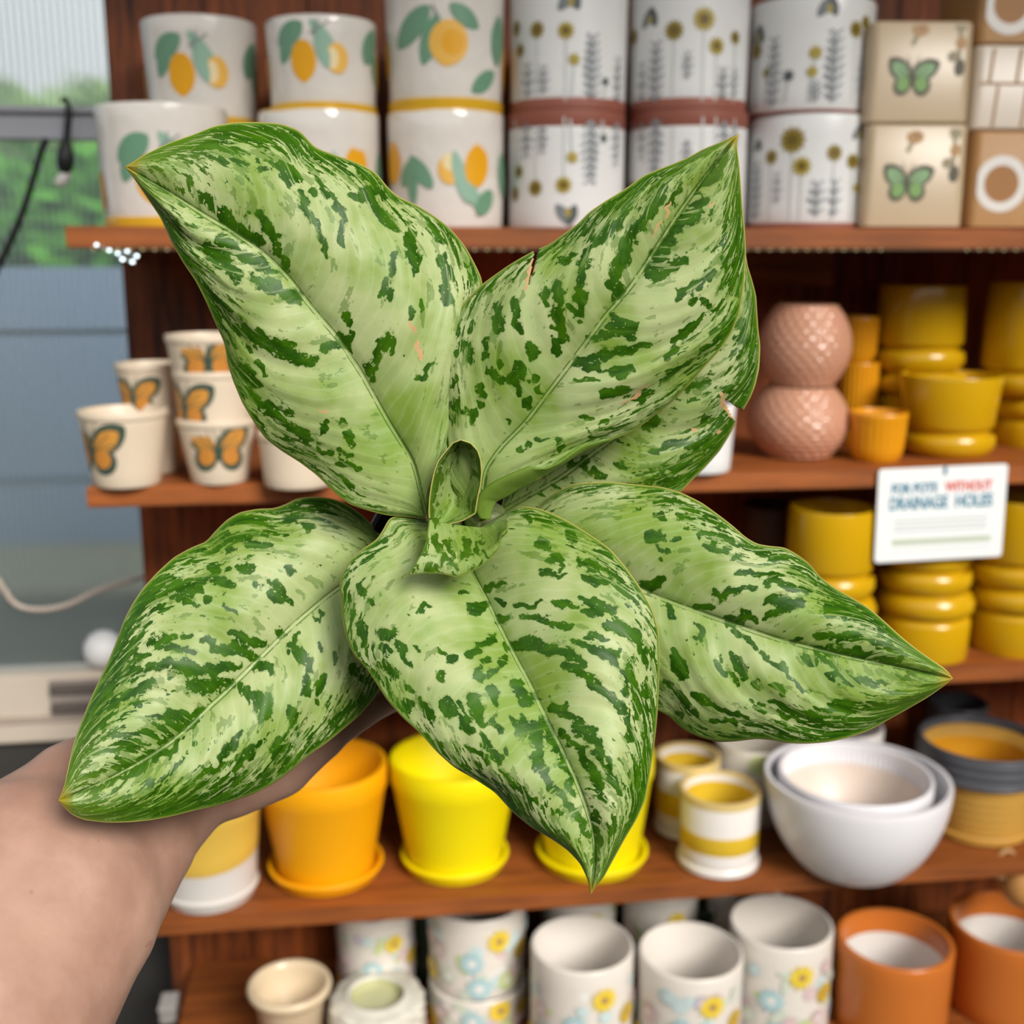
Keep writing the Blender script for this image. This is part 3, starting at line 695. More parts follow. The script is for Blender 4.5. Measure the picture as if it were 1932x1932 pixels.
for (yy, x0, x1, m_, t_) in ((-.06, -.36, .36, M_tg, .003), (-.12, -.36, .36, M_tg, .003), (-.17, -.36, .36, M_tg, .0022), (-.29, -.37, .40, M_to, .008), (-.38, -.37, .40, M_tg, .001)):
    box('print_line', x0*wS, x1*wS, yy*hS-t_/2, yy*hS+t_/2, .0001, .0004, m_, sign)
box('clip', .0*wS, .02*wS, .42*hS, .5*hS, .0, .002, M_tb, sign, .0005)

# fourth tier
M_wht = ceramic('white glaze', (236, 230, 224), 0.25, 0.03, 10)
M_or = ceramic('marigold glaze', (255, 176, 6), 0.42, 0.03, 10)
M_ye = ceramic('bright yellow glaze', (248, 228, 0), 0.42, 0.03, 10)
def big_saucer_pot(cx, wt, wb, ytop, yb, ws, mat, label, lip=.0):
    zf = TOPS[4]; fr = G(cx, yb, zf); rs = ws/2*zdep(fr)/FPX; Yc = fr[1]+rs*.93
    s = measure(cx, wt, wb, ytop, 4, Yc=Yc)
    r = root_at(s, 'pot_with_saucer', label, 'pot', 'plain coloured pots with saucers')
    sh_ = .020
    lathe('saucer', [(0, 0), (rs*.84, 0), (rs*.9, .002), (rs, sh_-.003), (rs-.001, sh_), (rs-.005, sh_), (rs*.86, .007), (0, .006)], mat, r, 72)
    h = s.h; b = s.rb; t = s.rt
    lathe('pot_body', [(0, .007), (b-.003, .007), (b, .010), (t-.003, h-.036), (t, h-.030), (t, h-.003), (t-.001, h), (t-.006, h), (t-.008, h-.004), (b-.006, .02), (0, .018)], mat, r, 72)
    return s, r
big_saucer_pot(612, 240, 178, 1438, 1698, 226, M_or, 'marigold orange pot on a matching saucer beside the wrist')
big_saucer_pot(857, 238, 176, 1424, 1677, 212, M_ye, 'bright yellow pot on a matching saucer below the lowest leaf, left one')
big_saucer_pot(1118, 226, 176, 1414, 1672, 220, M_ye, 'bright yellow pot on a matching saucer behind the lowest leaf tip')
s, r = big_saucer_pot(392, 202, 172, 1480, 1730, 186, M_wht, 'white pot dipped in pale yellow, on a white saucer behind the forearm')
M_dip = ceramic('pale yellow dip', (238, 196, 84), 0.3, 0.06, 12)
def dipfn(rr, z, a): return (rr, z+(.008*math.sin(a+.4) if z < s.h*.6 else 0))
R = lambda z: s.rb+(s.rt-.003-s.rb)*(z-.01)/(s.h-.046)
lathe('glaze_dip', [(R(s.h*.42)+.0002, s.h*.42), (R(s.h*.44)+.0009, s.h*.44), (R(s.h*.55)+.0009, s.h*.55), (s.rt-.0016, s.h-.037), (s.rt+.0008, s.h-.0305), (s.rt+.0008, s.h-.003), (s.rt, s.h+.0005), (s.rt-.006, s.h+.0005)], M_dip, r, 72, dipfn)

# small striped yellow and white pots
M_str = ceramic('soft yellow glaze', (228, 190, 52), 0.3, 0.06, 14)
def striped(cx, wt, ytop, yb, label, ws):
    zf = TOPS[4]; fr = G(cx, yb, zf); rs = ws/2*zdep(fr)/FPX
    s = measure(cx, wt, wt*.97, ytop, 4, Yc=fr[1]+rs*.95)
    r = root_at(s, 'striped_pot', label, 'pot', 'small yellow and white striped pots')
    lathe('saucer', [(0, 0), (rs*.9, 0), (rs, .003), (rs, .010), (rs*.96, .013), (0, .012)], M_wht, r, 56)
    b, t, h = s.rb, s.rt, s.h
    lathe('pot_body', [(0, .012), (b-.004, .012), (b, .016), (t, h-.003), (t-.001, h), (t-.005, h), (t-.006, h-.003), (b-.006, .02), (0, .018)], M_wht, r, 56)
    lathe('yellow_stripe', [(b+.0002, h*.30), (b+.0008, h*.31), (b+.0008, h*.80), (b+.0002, h*.81)], M_str, r, 56)
    lathe('rim_glaze', [(t+.0003, h-.010), (t+.0008, h-.006), (t, h+.0006), (t-.005, h+.0006), (t-.0063, h-.004)], ceramic('cream rim glaze', (222, 196, 130), 0.3), r, 56)
    lathe('inner_glaze', [(t-.0066, h*.88), (b-.0066, .022), (0, .0205)], M_str, r, 56)
striped(1357, 150, 1486, 1662, 'small yellow and white striped pot left of the white bowls', 158)
striped(1296, 120, 1424, 1590, 'small yellow and white striped pot half hidden behind its twin', 124)

# nested white bowls
cx, yb = 1611, 1676
zc_ = zdep(G(cx, 1600, TOPS[4]))
R_ = 171*1.40/FPX
fr = G(cx, yb, TOPS[4]); Yb = fr[1]+.06
M_bowl = ceramic('white bowl glaze', (238, 236, 240), 0.28, 0.03, 9)
def bowlprof(R, h, th):
    o = [(0, 0), (R*.42, 0), (R*.5, .002)]
    for t in np.linspace(.06, 1, 16): o.append((R*(.5+.5*math.sin(t*math.pi/2)**.8), .002+(h-.004)*t**1.15))
    o += [(R-.0006, h), (R-th, h), (R-th-.0005, h-.003)]
    for t in np.linspace(.95, .08, 12): o.append(((R-th)*(.48+.52*math.sin(t*math.pi/2)**.8), th+(h-.004-th)*t**1.15))
    return o+[(0, th)]
m = P(cx, 1560, Yb); hB = P(cx, 1462, Yb)[2]-TOPS[4]; RB = 171*zdep(P(cx, 1480, Yb))/FPX
r1 = empty('white_bowl', (m[0], Yb, TOPS[4]), 'large plain white bowl on the fourth tier', 'bowl', 'nested white bowls')
lathe('bowl_body', bowlprof(RB, hB, .006), M_bowl, r1, 96)
lathe('foot_ring', [(RB*.40, 0.0), (RB*.43, -.0), (RB*.52, .004), (RB*.50, .006)], M_bowl, r1, 64)
R2 = 142*zdep(P(cx, 1480, Yb))/FPX; h2 = hB*.80
r2 = empty('ribbed_bowl', (m[0]-.004, Yb, TOPS[4]+hB+.004-h2), 'smaller fluted white bowl nested inside the large bowl', 'bowl', 'nested white bowls')
def fl(rr, z, a): return (rr+(.0011*math.cos(a*80) if (rr > R2*.9 and z < h2-.010) else 0), z)
lathe('bowl_body', bowlprof(R2, h2, .006), M_bowl, r2, 480, fl, sharp=0)
lathe('inner_glaze', [((R2-.0065)*(.48+.52*math.sin(t*math.pi/2)**.8)-.0004, .0066+(h2-.0106)*t**1.15) for t in np.linspace(.08, .78, 10)], ceramic('blush inner glaze', (226, 208, 194), 0.4), r2, 96)

# grey rimmed yellow pot
s = measure(1846, 232, 186, 1392, 4, yb=1600)
r = root_at(s, 'grey_rim_pot', 'ochre stoneware pot with dark grey rim and saucer right of the white bowls', 'pot')
M_st = ceramic('sandy yellow stoneware', (206, 158, 72), 0.5, 0.08, 20); M_gr = ceramic('charcoal glaze', (84, 86, 92), 0.4, 0.1, 18)
b, t, h = s.rb*.98, s.rt, s.h
lathe('saucer', [(0, 0), (b*.98, 0), (b*1.06, .003), (b*1.08, .013), (b*1.05, .015), (0, .013)], M_st, r, 64)
lathe('pot_body', [(0, .013), (b-.003, .014)]+[(b+(t*.97-b)*q+.0006*math.sin(q*60), .016+(h-.02)*q) for q in np.linspace(0, 1, 40)]+[(t*.97-.006, h-.005), (b-.006, .024), (0, .022)], M_st, r, 64, sharp=0)
lathe('grey_rim', [(t*.945, h*.66), (t*.985, h*.67), (t*1.0, h*.70)]+[(t*(1.0+.012*math.sin(q*18)), h*(.70+.28*q)) for q in np.linspace(0, 1, 16)]+[(t, h), (t*.93, h+.001), (t*.90, h-.004), (t*.88, h*.8)], M_gr, r, 64, sharp=0)
lathe('inner_glaze', [(t*.86, h*.78), (b*.86, .03), (0, .026)], ceramic('amber inner glaze', (214, 150, 30), 0.3), r, 64)
s = measure(1800, 112, 106, 1322, 4, Yc=.258)
r = root_at(s, 'charcoal_pot', 'charcoal grey pot in the dark behind the grey rimmed pot', 'pot'); lathe('pot_body', wallprof(s.rb, s.rt, s.h), M_gr, r)
s = measure(1585, 150, 140, 1365, 4, Yc=.20)
r = root_at(s, 'white_back_pot', 'white pot behind the nested white bowls', 'pot'); lathe('pot_body', wallprof(s.rb, s.rt, s.h), M_wht, r)
s = measure(1420, 150, 140, 1392, 4, Yc=.19)
r = root_at(s, 'dotted_pot', 'cream pot with green dots half hidden under the right leaf', 'pot'); lathe('pot_body', wallprof(s.rb, s.rt, s.h), ceramic('cream glaze', (232, 224, 208), 0.35), r)
for sp_ in ((ell(.08, .86, .14, .13), 'lime'), (ell(-.3, .6, .12, .12), 'sage'), (ell(.32, .5, .12, .12), 'lime')): wrap(r, s, [sp_], 'dot_print')

# fifth tier
M_fl = ceramic('warm white satin', (232, 224, 214), 0.3, 0.04, 12)
def flower_print(v, top=1.0):
    rng = np.random.default_rng(v); o = []
    for _ in range(46):
        x = rng.uniform(-.95, .95); y = rng.uniform(.04, top*.82); r_ = rng.uniform(.05, .10)
        key = ('blue2', 'sage', 'pink', 'lilac', 'lime', 'sage', 'white', 'blue2')[rng.integers(0, 8)]
        if key in ('sage', 'lime'): o.append((leafsh(x, y, r_*1.3, r_*.5, rng.uniform(0, 3)), key))
        else: o.append((daisy(x, y, r_*1.15, 9, .6), key))
    for (x, y, r_, k) in ((.22, .74, .14, 'yellow'), (.50, .52, .12, 'yellow2'), (-.05, .50, .14, 'blue'), (.02, .18, .15, 'blue'), (-.42, .56, .10, 'pink'), (-.55, .25, .13, 'yellow'), (.3, .22, .12, 'lime'), (.42, .30, .1, 'pink'), (-.28, .30, .1, 'sage')):
        o.append((daisy(x, y*top, r_, 10, .62), k)); o.append((ell(x, y*top, r_*.28, r_*.28), 'brown' if 'yellow' in k else 'white'))
    return o
def flower_pot(s, label, v, top=None, ysh=0.0):
    r = root_at(s, 'floral_pot', label, 'pot', 'tall floral print pots on the lowest tier')
    lathe('pot_body', wallprof(s.rb, s.rt, s.h, .005), M_fl, r, 64)
    wrap(r, s, [(p+[0, ysh], c) for p, c in flower_print(v, top or s.h/(2*s.rt))], 'painted_print'); return r
for cx, w, yt, Yc, lab, v in ((1097, 192, 1779, .03, 'tall floral pot left of two others with its open mouth in view', 1), (1300, 194, 1792, .008, 'tall floral pot nearest the front with its open mouth in view', 2), (1469, 190, 1738, .05, 'tall floral pot beside the terracotta pots', 3)):
    s = measure(cx, w, w, yt, 5, Yc=Yc); flower_pot(s, lab, v)
s = measure(902, 184, 184, 1836, 5, Yc=.13); flower_pot(s, 'floral pot at the bottom of the stack left of the open floral pots', 5); zz = s.top
s = measure(900, 184, 176, 1690, z0=zz, Yc=.13); flower_pot(s, 'floral pot stacked on another just below the fourth tier edge', 6)
s = measure(710, 146, 142, 1700, 5, Yc=.19); flower_pot(s, 'floral pot with a yellow flower behind the textured white pot', 7)
for j, (cx, lab) in enumerate(((1090, 'floral pot at the back behind the left open floral pot'), (1245, 'floral pot at the back between two open floral pots'), (1400, 'floral pot at the back behind the right open floral pot'))):
    s = measure(cx, 140, 136, 1660, 5, Yc=.215); flower_pot(s, lab, 8+j)
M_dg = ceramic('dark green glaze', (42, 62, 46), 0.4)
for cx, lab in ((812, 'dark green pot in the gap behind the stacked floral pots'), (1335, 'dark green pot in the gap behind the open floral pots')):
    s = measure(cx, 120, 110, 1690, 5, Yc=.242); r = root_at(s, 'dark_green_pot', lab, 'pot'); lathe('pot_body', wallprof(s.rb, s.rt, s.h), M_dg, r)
# cream pot with thick lip
s = measure(549, 148, 100, 1852, 5, Yc=.06)
r = root_at(s, 'cream_lipped_pot', 'small cream pot with a thick rolled lip at the lower left', 'pot')
t, b, h = s.rt, s.rb, s.h
lathe('pot_body', [(0, 0), (b-.003, 0), (b, .003), (t*.86, h-.024), (t*.93, h-.018), (t*1.03, h-.012), (t*1.06, h-.006), (t*1.03, h-.001), (t*.97, h), (t*.90, h-.002), (t*.84, h-.012), (b-.006, .012), (0, .01)], ceramic('cream ivory glaze', (228, 206, 172), 0.25, 0.05), r, 64, sharp=0)
# textured white pot
s = measure(712, 170, 176, 1872, 5, Yc=.075)
r = root_at(s, 'textured_pot', 'white pot with deep carved texture and green-tinged mouth beside the cream pot', 'pot')
t, b, h = s.rt, s.rb, s.h
def tx(rr, z, a): return (rr*(1+.035*math.sin(a*9+z*160)*math.sin(z*230+a*4)), z) if rr > t*.8 else (rr, z)
lathe('pot_body', [(0, 0), (b*.9, 0)]+[(b*(1+.04*math.sin(q*3.1)), .004+(h*.86)*q) for q in np.linspace(0, 1, 36)]+[(t*.92, h*.93), (t*.70, h*.97), (t*.66, h), (t*.60, h), (t*.58, h*.9), (b*.8, .02), (0, .012)], ceramic('crackled white glaze', (222, 218, 204), 0.35, 0.22, 60), r, 160, tx, sharp=0)
lathe('inner_glaze', [(t*.575, h*.95), (t*.57, h*.8), (0, h*.78)], ceramic('celadon glaze', (196, 196, 152), 0.3), r, 48)
s = measure(640, 90, 80, 1960, 5, Yc=-.0)
# terracotta pots
M_tc = ceramic('terracotta glaze', (206, 116, 46), 0.28, 0.05, 12)
for cx, w, yt, Yc, lab in ((1683, 212, 1770, .03, 'terracotta cylinder pot with white inner glaze, left of two'), (1899, 218, 1738, .05, 'terracotta cylinder pot with a white sticker, cut by the right edge')):
    s = measure(cx, w, w*.97, yt, 5, Yc=Yc); r = root_at(s, 'terracotta_pot', lab, 'pot', 'terracotta cylinder pots')
    lathe('pot_body', wallprof(s.rb, s.rt, s.h, .008), M_tc, r, 72)
    lathe('inner_glaze', [(s.rt-.0084, s.h-.030), (s.rb-.0095, .016), (0, .0135)], M_wht, r, 72)
    if cx > 1800:
        q = P(1903, 1703, Yc+s.rt-.012); st = box('sticker', -.010, .010, -.0006, 0, -.008, .008, M_card, r, .0002); st.location = Vector((q[0], Yc+s.rt-.0115, q[2]))-Vector(r.location)
# tan gourd with cord
q = P(1935, 1668, .02); r = empty('tan_gourd', q, 'round tan gourd ornament with a cord loop at the right edge', 'ornament')
lathe('gourd_body', [(.034*math.sin(t)*(1+.1*math.cos(t)), -.034*math.cos(t)) for t in np.linspace(0, math.pi, 24)], ceramic('tan gourd skin', (206, 150, 84), 0.5, 0.1), r, 40)
tube('cord_loop', curve_pts([(-.034, 0, .012), (-.05, 0, .02), (-.048, 0, .045), (-.03, 0, .055), (-.012, 0, .032)], 24), .003, ceramic('tan cord', (190, 150, 100), 0.7), r)
# grey fitting low at the left
q = P(322, 1905, .20); bx = empty('grey_box', (q[0], .2, q[2]), 'small grey box low behind the shelf end', 'box'); box('box_body', -.014, .010, -.02, .02, -.012, .012, ceramic('grey box', (150, 146, 142), 0.5), bx, .003)
box('lid', -.015, .011, -.021, .021, .012, .016, ceramic('grey box lid', (176, 172, 168), 0.5), bx, .001)

# ------------------------------------------------------------------ the held plant
kf = N('variegated leaf')
vc = kf.attr('vc', 'Vector'); blob = kf.attr('blob'); dens = kf.attr('dens'); edge = kf.attr('edge'); midp = kf.attr('midp'); uu = kf.attr('uu'); young = kf.attr('young')
oc = kf.obj()
n1 = kf.noise(vc, 1.0, 3.5, 0.62)
n2 = kf.noise(oc, 420, 3, 0.65)
va = kf.n('ShaderNodeVectorMath', operation='ADD'); kf.l(vc, va.inputs[0]); va.inputs[1].default_value = (31.7, 12.3, 4.0)
n3 = kf.noise(va.outputs[0], 0.85, 3, 0.6)
vm5 = kf.n('ShaderNodeVectorMath', operation='MULTIPLY'); kf.l(vc, vm5.inputs[0]); vm5.inputs[1].default_value = (1.9, 0.55, 1.0)
n5 = kf.noise(vm5.outputs[0], 1.0, 2, 0.5)
c1 = kf.math('SUBTRACT', n1, 0.5); c2 = kf.math('SUBTRACT', n2, 0.5)
proc = kf.math('ADD', kf.math('ADD', n1, dens), kf.math('MULTIPLY', c2, 0.22))
dA = kf.step(proc, 0.622, 0.640)
bv = kf.math('ADD', blob, kf.math('ADD', kf.math('MULTIPLY', c1, 2.1), kf.math('MULTIPLY', c2, 1.25)))
dB = kf.step(bv, 0.22, 0.27)
dark = kf.math('MAXIMUM', dA, dB)
pstk = kf.math('MULTIPLY', kf.step(kf.math('ADD', n5, kf.math('MULTIPLY', c2, .12)), 0.60, 0.62), kf.math('MAXIMUM', kf.step(uu, 0.45, 0.8), kf.step(edge, 80, 30)))
dark = kf.math('MULTIPLY', dark, kf.math('SUBTRACT', 1.0, pstk))
# pin holes of pale tissue inside the dark patches
n4 = kf.noise(oc, 700, 1, 0.5)
hole = kf.step(n4, 0.70, 0.73)
dark = kf.math('MULTIPLY', dark, kf.math('SUBTRACT', 1.0, kf.math('MULTIPLY', hole, 0.75)))
half = kf.math('MULTIPLY', kf.step(kf.math('ADD', n3, kf.math('ADD', kf.math('MULTIPLY', c2, 0.2), kf.math('MULTIPLY', dens, 0.45))), 0.57, 0.60), 0.8)
halfB = kf.math('MULTIPLY', kf.step(bv, 0.02, 0.06), 0.35)
half = kf.math('MAXIMUM', half, halfB)
big = kf.noise(oc, 28, 3, 0.55)
pale = kf.mix(kf.step(big, 0.34, 0.64), rgb(128, 156, 62), rgb(180, 192, 134))
pale = kf.mix(kf.math('MULTIPLY', kf.math('MULTIPLY', kf.step(uu, 0.42, 0.04), kf.step(midp, 190, 20)), 0.6), pale, rgb(132, 164, 66))
pale = kf.mix(kf.math('MULTIPLY', kf.step(kf.noise(oc, 75, 2), 0.45, 0.72), 0.35), pale, rgb(150, 178, 112))
# fine lateral veins
sv = kf.n('ShaderNodeSeparateXYZ'); kf.l(vc, sv.inputs[0])
vw = kf.math('SINE', kf.math('MULTIPLY', kf.math('ADD', sv.outputs[0], kf.math('MULTIPLY', n3, 1.2)), 5.5))
pale = kf.mix(kf.math('MULTIPLY', kf.step(vw, 0.55, 1.0), 0.10), pale, rgb(206, 220, 178))
speck = kf.step(kf.noise(oc, 1100, 0, 0.5), 0.80, 0.83)
pale = kf.mix(kf.math('MULTIPLY', speck, 0.35), pale, rgb(96, 116, 62))
green = kf.mix(kf.step(n3, 0.3, 0.7), rgb(32, 74, 0), rgb(62, 108, 2))
green = kf.mix(kf.math('MULTIPLY', kf.step(uu, 0.78, 1.0), 0.55), green, rgb(108, 140, 40))
mid = kf.mix(0.62, pale, green)
col = kf.mix(half, pale, mid)
col = kf.mix(dark, col, green)
# midrib: paired fine lines with a pale rib between
ml = kf.math('MULTIPLY', kf.step(kf.math('ABSOLUTE', kf.math('SUBTRACT', midp, 4.5)), 2.2, 0.6), kf.step(kf.math('ADD', n3, kf.math('MULTIPLY', c1, .8)), 0.36, 0.44))
col = kf.mix(kf.math('MULTIPLY', ml, 0.8), col, rgb(66, 104, 34))
rib = kf.step(midp, 3.6, 1.5)
col = kf.mix(kf.math('MULTIPLY', rib, 0.3), col, rgb(168, 190, 118))
# young tissue, margin and tip
col = kf.mix(kf.math('MULTIPLY', young, 0.55), col, rgb(112, 142, 44))
col = kf.mix(kf.step(edge, 7.0, 2.5), col, rgb(92, 128, 34))
col = kf.mix(kf.step(edge, 2.4, 1.2), col, rgb(196, 184, 104))
col = kf.mix(kf.math('MULTIPLY', kf.step(uu, 0.955, 1.0), 0.8), col, rgb(176, 150, 40))
scar = kf.attr('scar')
col = kf.mix(kf.step(kf.math('ADD', scar, kf.math('MULTIPLY', c2, .8)), 0.36, 0.46), col, rgb(206, 166, 118))
kf.l(col, kf.b.inputs['Base Color'])
kf.b.inputs['Roughness'].default_value = 0.42; kf.b.inputs['Specular IOR Level'].default_value = 0.25
kf.b.inputs['Subsurface Weight'].default_value = 0.0
kf.bump(kf.noise(oc, 90, 2), 0.35, 0.0012)
tlf = kf.n('ShaderNodeBsdfTranslucent'); kf.l(col, tlf.inputs[0])
mxs = kf.n('ShaderNodeMixShader'); mxs.inputs[0].default_value = 0.16
kf.l(kf.b.outputs[0], mxs.inputs[1]); kf.l(tlf.outputs[0], mxs.inputs[2]); kf.l(mxs.outputs[0], kf.out.inputs[0])
M_leaf = kf.m

PL = Q(915, 1190, 0.69)
plant = empty('variegated_plant', PL, 'potted plant with seven big pale green leaves splashed dark green, held up in front', 'plant')
def poly_resample(pts, n, sm=0.012):
    p = np.array(pts, float); d = np.r_[0, np.cumsum(np.hypot(*np.diff(p, axis=0).T))]; d /= d[-1]
    t = np.linspace(0, 1, 600); q = np.stack([np.interp(t, d, p[:, i]) for i in range(2)], 1)
    k = max(1, int(600*sm)); w = np.hanning(2*k+3)[1:-1]; w /= w.sum(); m = len(w)//2
    for _ in range(2):
        pad = np.vstack([2*q[0]-q[m:0:-1], q, 2*q[-1]-q[-2:-m-2:-1]])
        q = np.stack([np.convolve(pad[:, i], w, 'valid') for i in range(2)], 1)
    return np.stack([np.interp(np.linspace(0, 1, n), t, q[:, i]) for i in range(2)], 1)
def vnoise(p, cell, seed):
    rg = np.random.default_rng(seed); T = rg.uniform(-1, 1, (64, 64)); q = p/cell; i = np.floor(q).astype(int); f = q-i; f = f*f*(3-2*f)
    a = T[i[:, 0] % 64, i[:, 1] % 64]; b = T[(i[:, 0]+1) % 64, i[:, 1] % 64]; c = T[i[:, 0] % 64, (i[:, 1]+1) % 64]; d = T[(i[:, 0]+1) % 64, (i[:, 1]+1) % 64]
    return (a*(1-f[:, 0])+b*f[:, 0])*(1-f[:, 1])+(c*(1-f[:, 0])+d*f[:, 0])*f[:, 1]
def seg_field(px, segs):
    f = np.full(len(px), -1.0)
    px = px+np.stack([vnoise(px, 17, 3)*7+vnoise(px, 8, 5)*3.5, vnoise(px, 17, 4)*7+vnoise(px, 8, 6)*3.5], 1)
    for (x1, y1, x2, y2, w) in segs:
        a = np.array([x1, y1]); d = np.array([x2-x1, y2-y1]); L = max(d@d, 1e-6)
        t = np.clip(((px-a)@d)/L, 0, 1); ds = np.hypot(*(px-a-t[:, None]*d).T)
        f = np.maximum(f, 1-ds/(w*(1.12-.5*np.abs(t-.42)))*0.78)
    return f
def conv(segs, off, sc, grow=1.0): return [(off[0]+a/sc, off[1]+b/sc, off[0]+c/sc, off[1]+d/sc, w/sc*grow) for a, b, c, d, w in segs]
def fill_attrs(me, at, vcs):
    for k, v in at.items():
        A = me.attributes.new(k, 'FLOAT', 'POINT'); A.data.foreach_set('value', np.asarray(v, np.float32).ravel())
    A = me.attributes.new('vc', 'FLOAT_VECTOR', 'POINT'); A.data.foreach_set('vector', np.asarray(vcs, np.float32).ravel())
def to_world(px, dep): return CAM+ (FW+RT*((px[:, 0:1]-966)/FPX)+UP*((966-px[:, 1:2])/FPX))*dep[:, None]
def build_leaf(lab, grids, segs, seed, scars=(), cuts=()):
    """grids: list of (px[nu,nv,2], depth[nu,nv], attrs, vc)"""
    V = []; Fc = []; AT = {}; VC = []
    for px, dep, at, vcs in grids:
        nu, nv = dep.shape; i0 = sum(len(v) for v in V)
        P2 = px.reshape(-1, 2); V.append(to_world(P2, dep.ravel())-PL)
        a = np.arange(nu*nv).reshape(nu, nv)+i0
        q4 = np.stack([a[:-1, :-1], a[:-1, 1:], a[1:, 1:], a[1:, :-1]], -1).reshape(-1, 4)
        cen = P2[q4-i0].mean(1)
        for tri in cuts:
            t_ = np.array(tri, float); sg_ = []
            for k in range(3):
                e_ = t_[(k+1) % 3]-t_[k]; sg_.append(e_[0]*(cen[:, 1]-t_[k, 1])-e_[1]*(cen[:, 0]-t_[k, 0]))
            sg_ = np.array(sg_); q4 = q4[~((sg_ > 0).all(0) | (sg_ < 0).all(0))]; cen = P2[q4-i0].mean(1)
        Fc.append(q4)
        at = dict(at); at['blob'] = seg_field(P2, segs); at['scar'] = seg_field(P2, scars) if len(scars) else np.full(len(P2), -1.0)
        for k, v in at.items(): AT.setdefault(k, []).append(np.asarray(v).ravel())
        VC.append(vcs.reshape(-1, 3))
    V = np.vstack(V); Fc = np.vstack(Fc)
    me = bpy.data.meshes.new('leaf'); me.from_pydata(V.tolist(), [], Fc.tolist()); me.update()
    fill_attrs(me, {k: np.concatenate(v) for k, v in AT.items()}, np.vstack(VC))
    me.materials.append(M_leaf); me.polygons.foreach_set('use_smooth', [True]*len(me.polygons))
    o = link(bpy.data.objects.new('leaf', me), plant); o['label'] = lab
    sd_ = o.modifiers.new('thickness', 'SOLIDIFY'); sd_.thickness = 0.00045; sd_.offset = 1.0 if False else 0.0
    return o
def sm(x): return np.interp(x, [0, 1], [0, 1])
def leaf(lab, L, M, R, dm, eL, eR, bul=(.010, .010), dens0=-.10, seed=0, segs=(), scars=(), NU=230, NV=131, wave=.003, young=0.0, vk=(.10, .24), extra=(), base_dens=-.06, edge_d=.29, tip_d=.25, dfn=None, cuts=()):
    Lp = poly_resample(L, NU); Mp = poly_resample(M, NU, .03); Rp = poly_resample(R, NU)
    u = np.linspace(0, 1, NU); v = np.linspace(-1, 1, NV)
    v = np.sign(v)*np.abs(v)**0.92
    U_, V_ = np.meshgrid(u, v, indexing='ij'); av = np.abs(V_)
    E = np.where((V_ < 0)[..., None], Lp[:, None, :], Rp[:, None, :])
    # across-leaf lines bow forward with the veins
    px = Mp[:, None, :]*(1-av[..., None])+E*av[..., None]
    D = np.interp(u, *zip(*dm))[:, None]+0*av
    k_ = np.hanning(41); k_ /= k_.sum(); D = np.convolve(np.pad(D[:, 0], 20, 'edge'), k_, 'valid')[:, None]+0*av
    env = np.sin(np.pi*np.clip(U_, 0, 1))**0.6
    eo = np.where(V_ < 0, np.interp(u, *zip(*eL))[:, None], np.interp(u, *zip(*eR))[:, None])
    bl = np.where(V_ < 0, bul[0], bul[1])
    s_ = U_-(vk[0]*av+vk[1]*av**3)
    rng = np.random.default_rng(seed)
    rip = np.zeros_like(U_)
    for _ in range(7):
        fq = rng.uniform(2.5, 8); ph = rng.uniform(0, 6.28); ph2 = rng.uniform(0, 6.28)
        rip += rng.uniform(.3, 1)*np.sin(2*np.pi*fq*s_+ph+np.sign(V_)*ph2)/fq*3.0
    D = D+eo*av**2.2*env-bl*np.sin(np.pi*np.clip(av, 0, 1)*.92)*env*0.75
    D = D+0.0011*np.exp(-(av/.045)**2)*env
    D = D+0.0009*rip*(4*av*(1-av))**.8*env
    D = D+0.00018*np.sin(2*np.pi*s_*19+rng.uniform(0, 6))*(4*av*(1-av))*env
    D = D+wave*av**4*np.sin(2*np.pi*(U_*rng.uniform(2.2, 3.4))+rng.uniform(0, 6)+np.sign(V_)*1.3)*env
    if dfn: D = dfn(U_, V_, D)
    wpx = np.where(V_ < 0, np.hypot(*(Lp-Mp).T)[:, None], np.hypot(*(Rp-Mp).T)[:, None])
    edge = (1-av)*wpx; midp = av*wpx
    dn = dens0+edge_d*np.clip(1-edge/np.maximum(np.minimum(105, wpx*.62), 1.0), 0, 1)**1.25+tip_d*np.clip((U_-.55)/.45, 0, 1)+base_dens*np.clip(1-U_/.35, 0, 1)*np.clip(edge/60, 0, 1)
    dn = np.where(edge < 5, dn-.05, dn)
    vcs = np.stack([s_*38, 3.6*av+5.0*av**3+2.2*U_, np.full_like(U_, seed*7.31)+np.sign(V_)*3.7], -1)
    at = dict(dens=dn, edge=edge, midp=midp+np.clip(U_-.8, 0, 1)*10, uu=U_, young=np.full_like(U_, young))
    return build_leaf(lab, [(px, D, at, vcs)]+list(extra), segs, seed, scars, cuts)
def coons(T, B, Lf, Rg, nu, nv):
    T = poly_resample(T, nv); B = poly_resample(B, nv); Lf = poly_resample(Lf, nu); Rg = poly_resample(Rg, nu)
    u = np.linspace(0, 1, nu)[:, None, None]; v = np.linspace(0, 1, nv)[None, :, None]
    return (1-u)*T[None]+u*B[None]+(1-v)*Lf[:, None]+v*Rg[:, None]-((1-u)*(1-v)*T[0]+(1-u)*v*T[-1]+u*(1-v)*B[0]+u*v*B[-1])

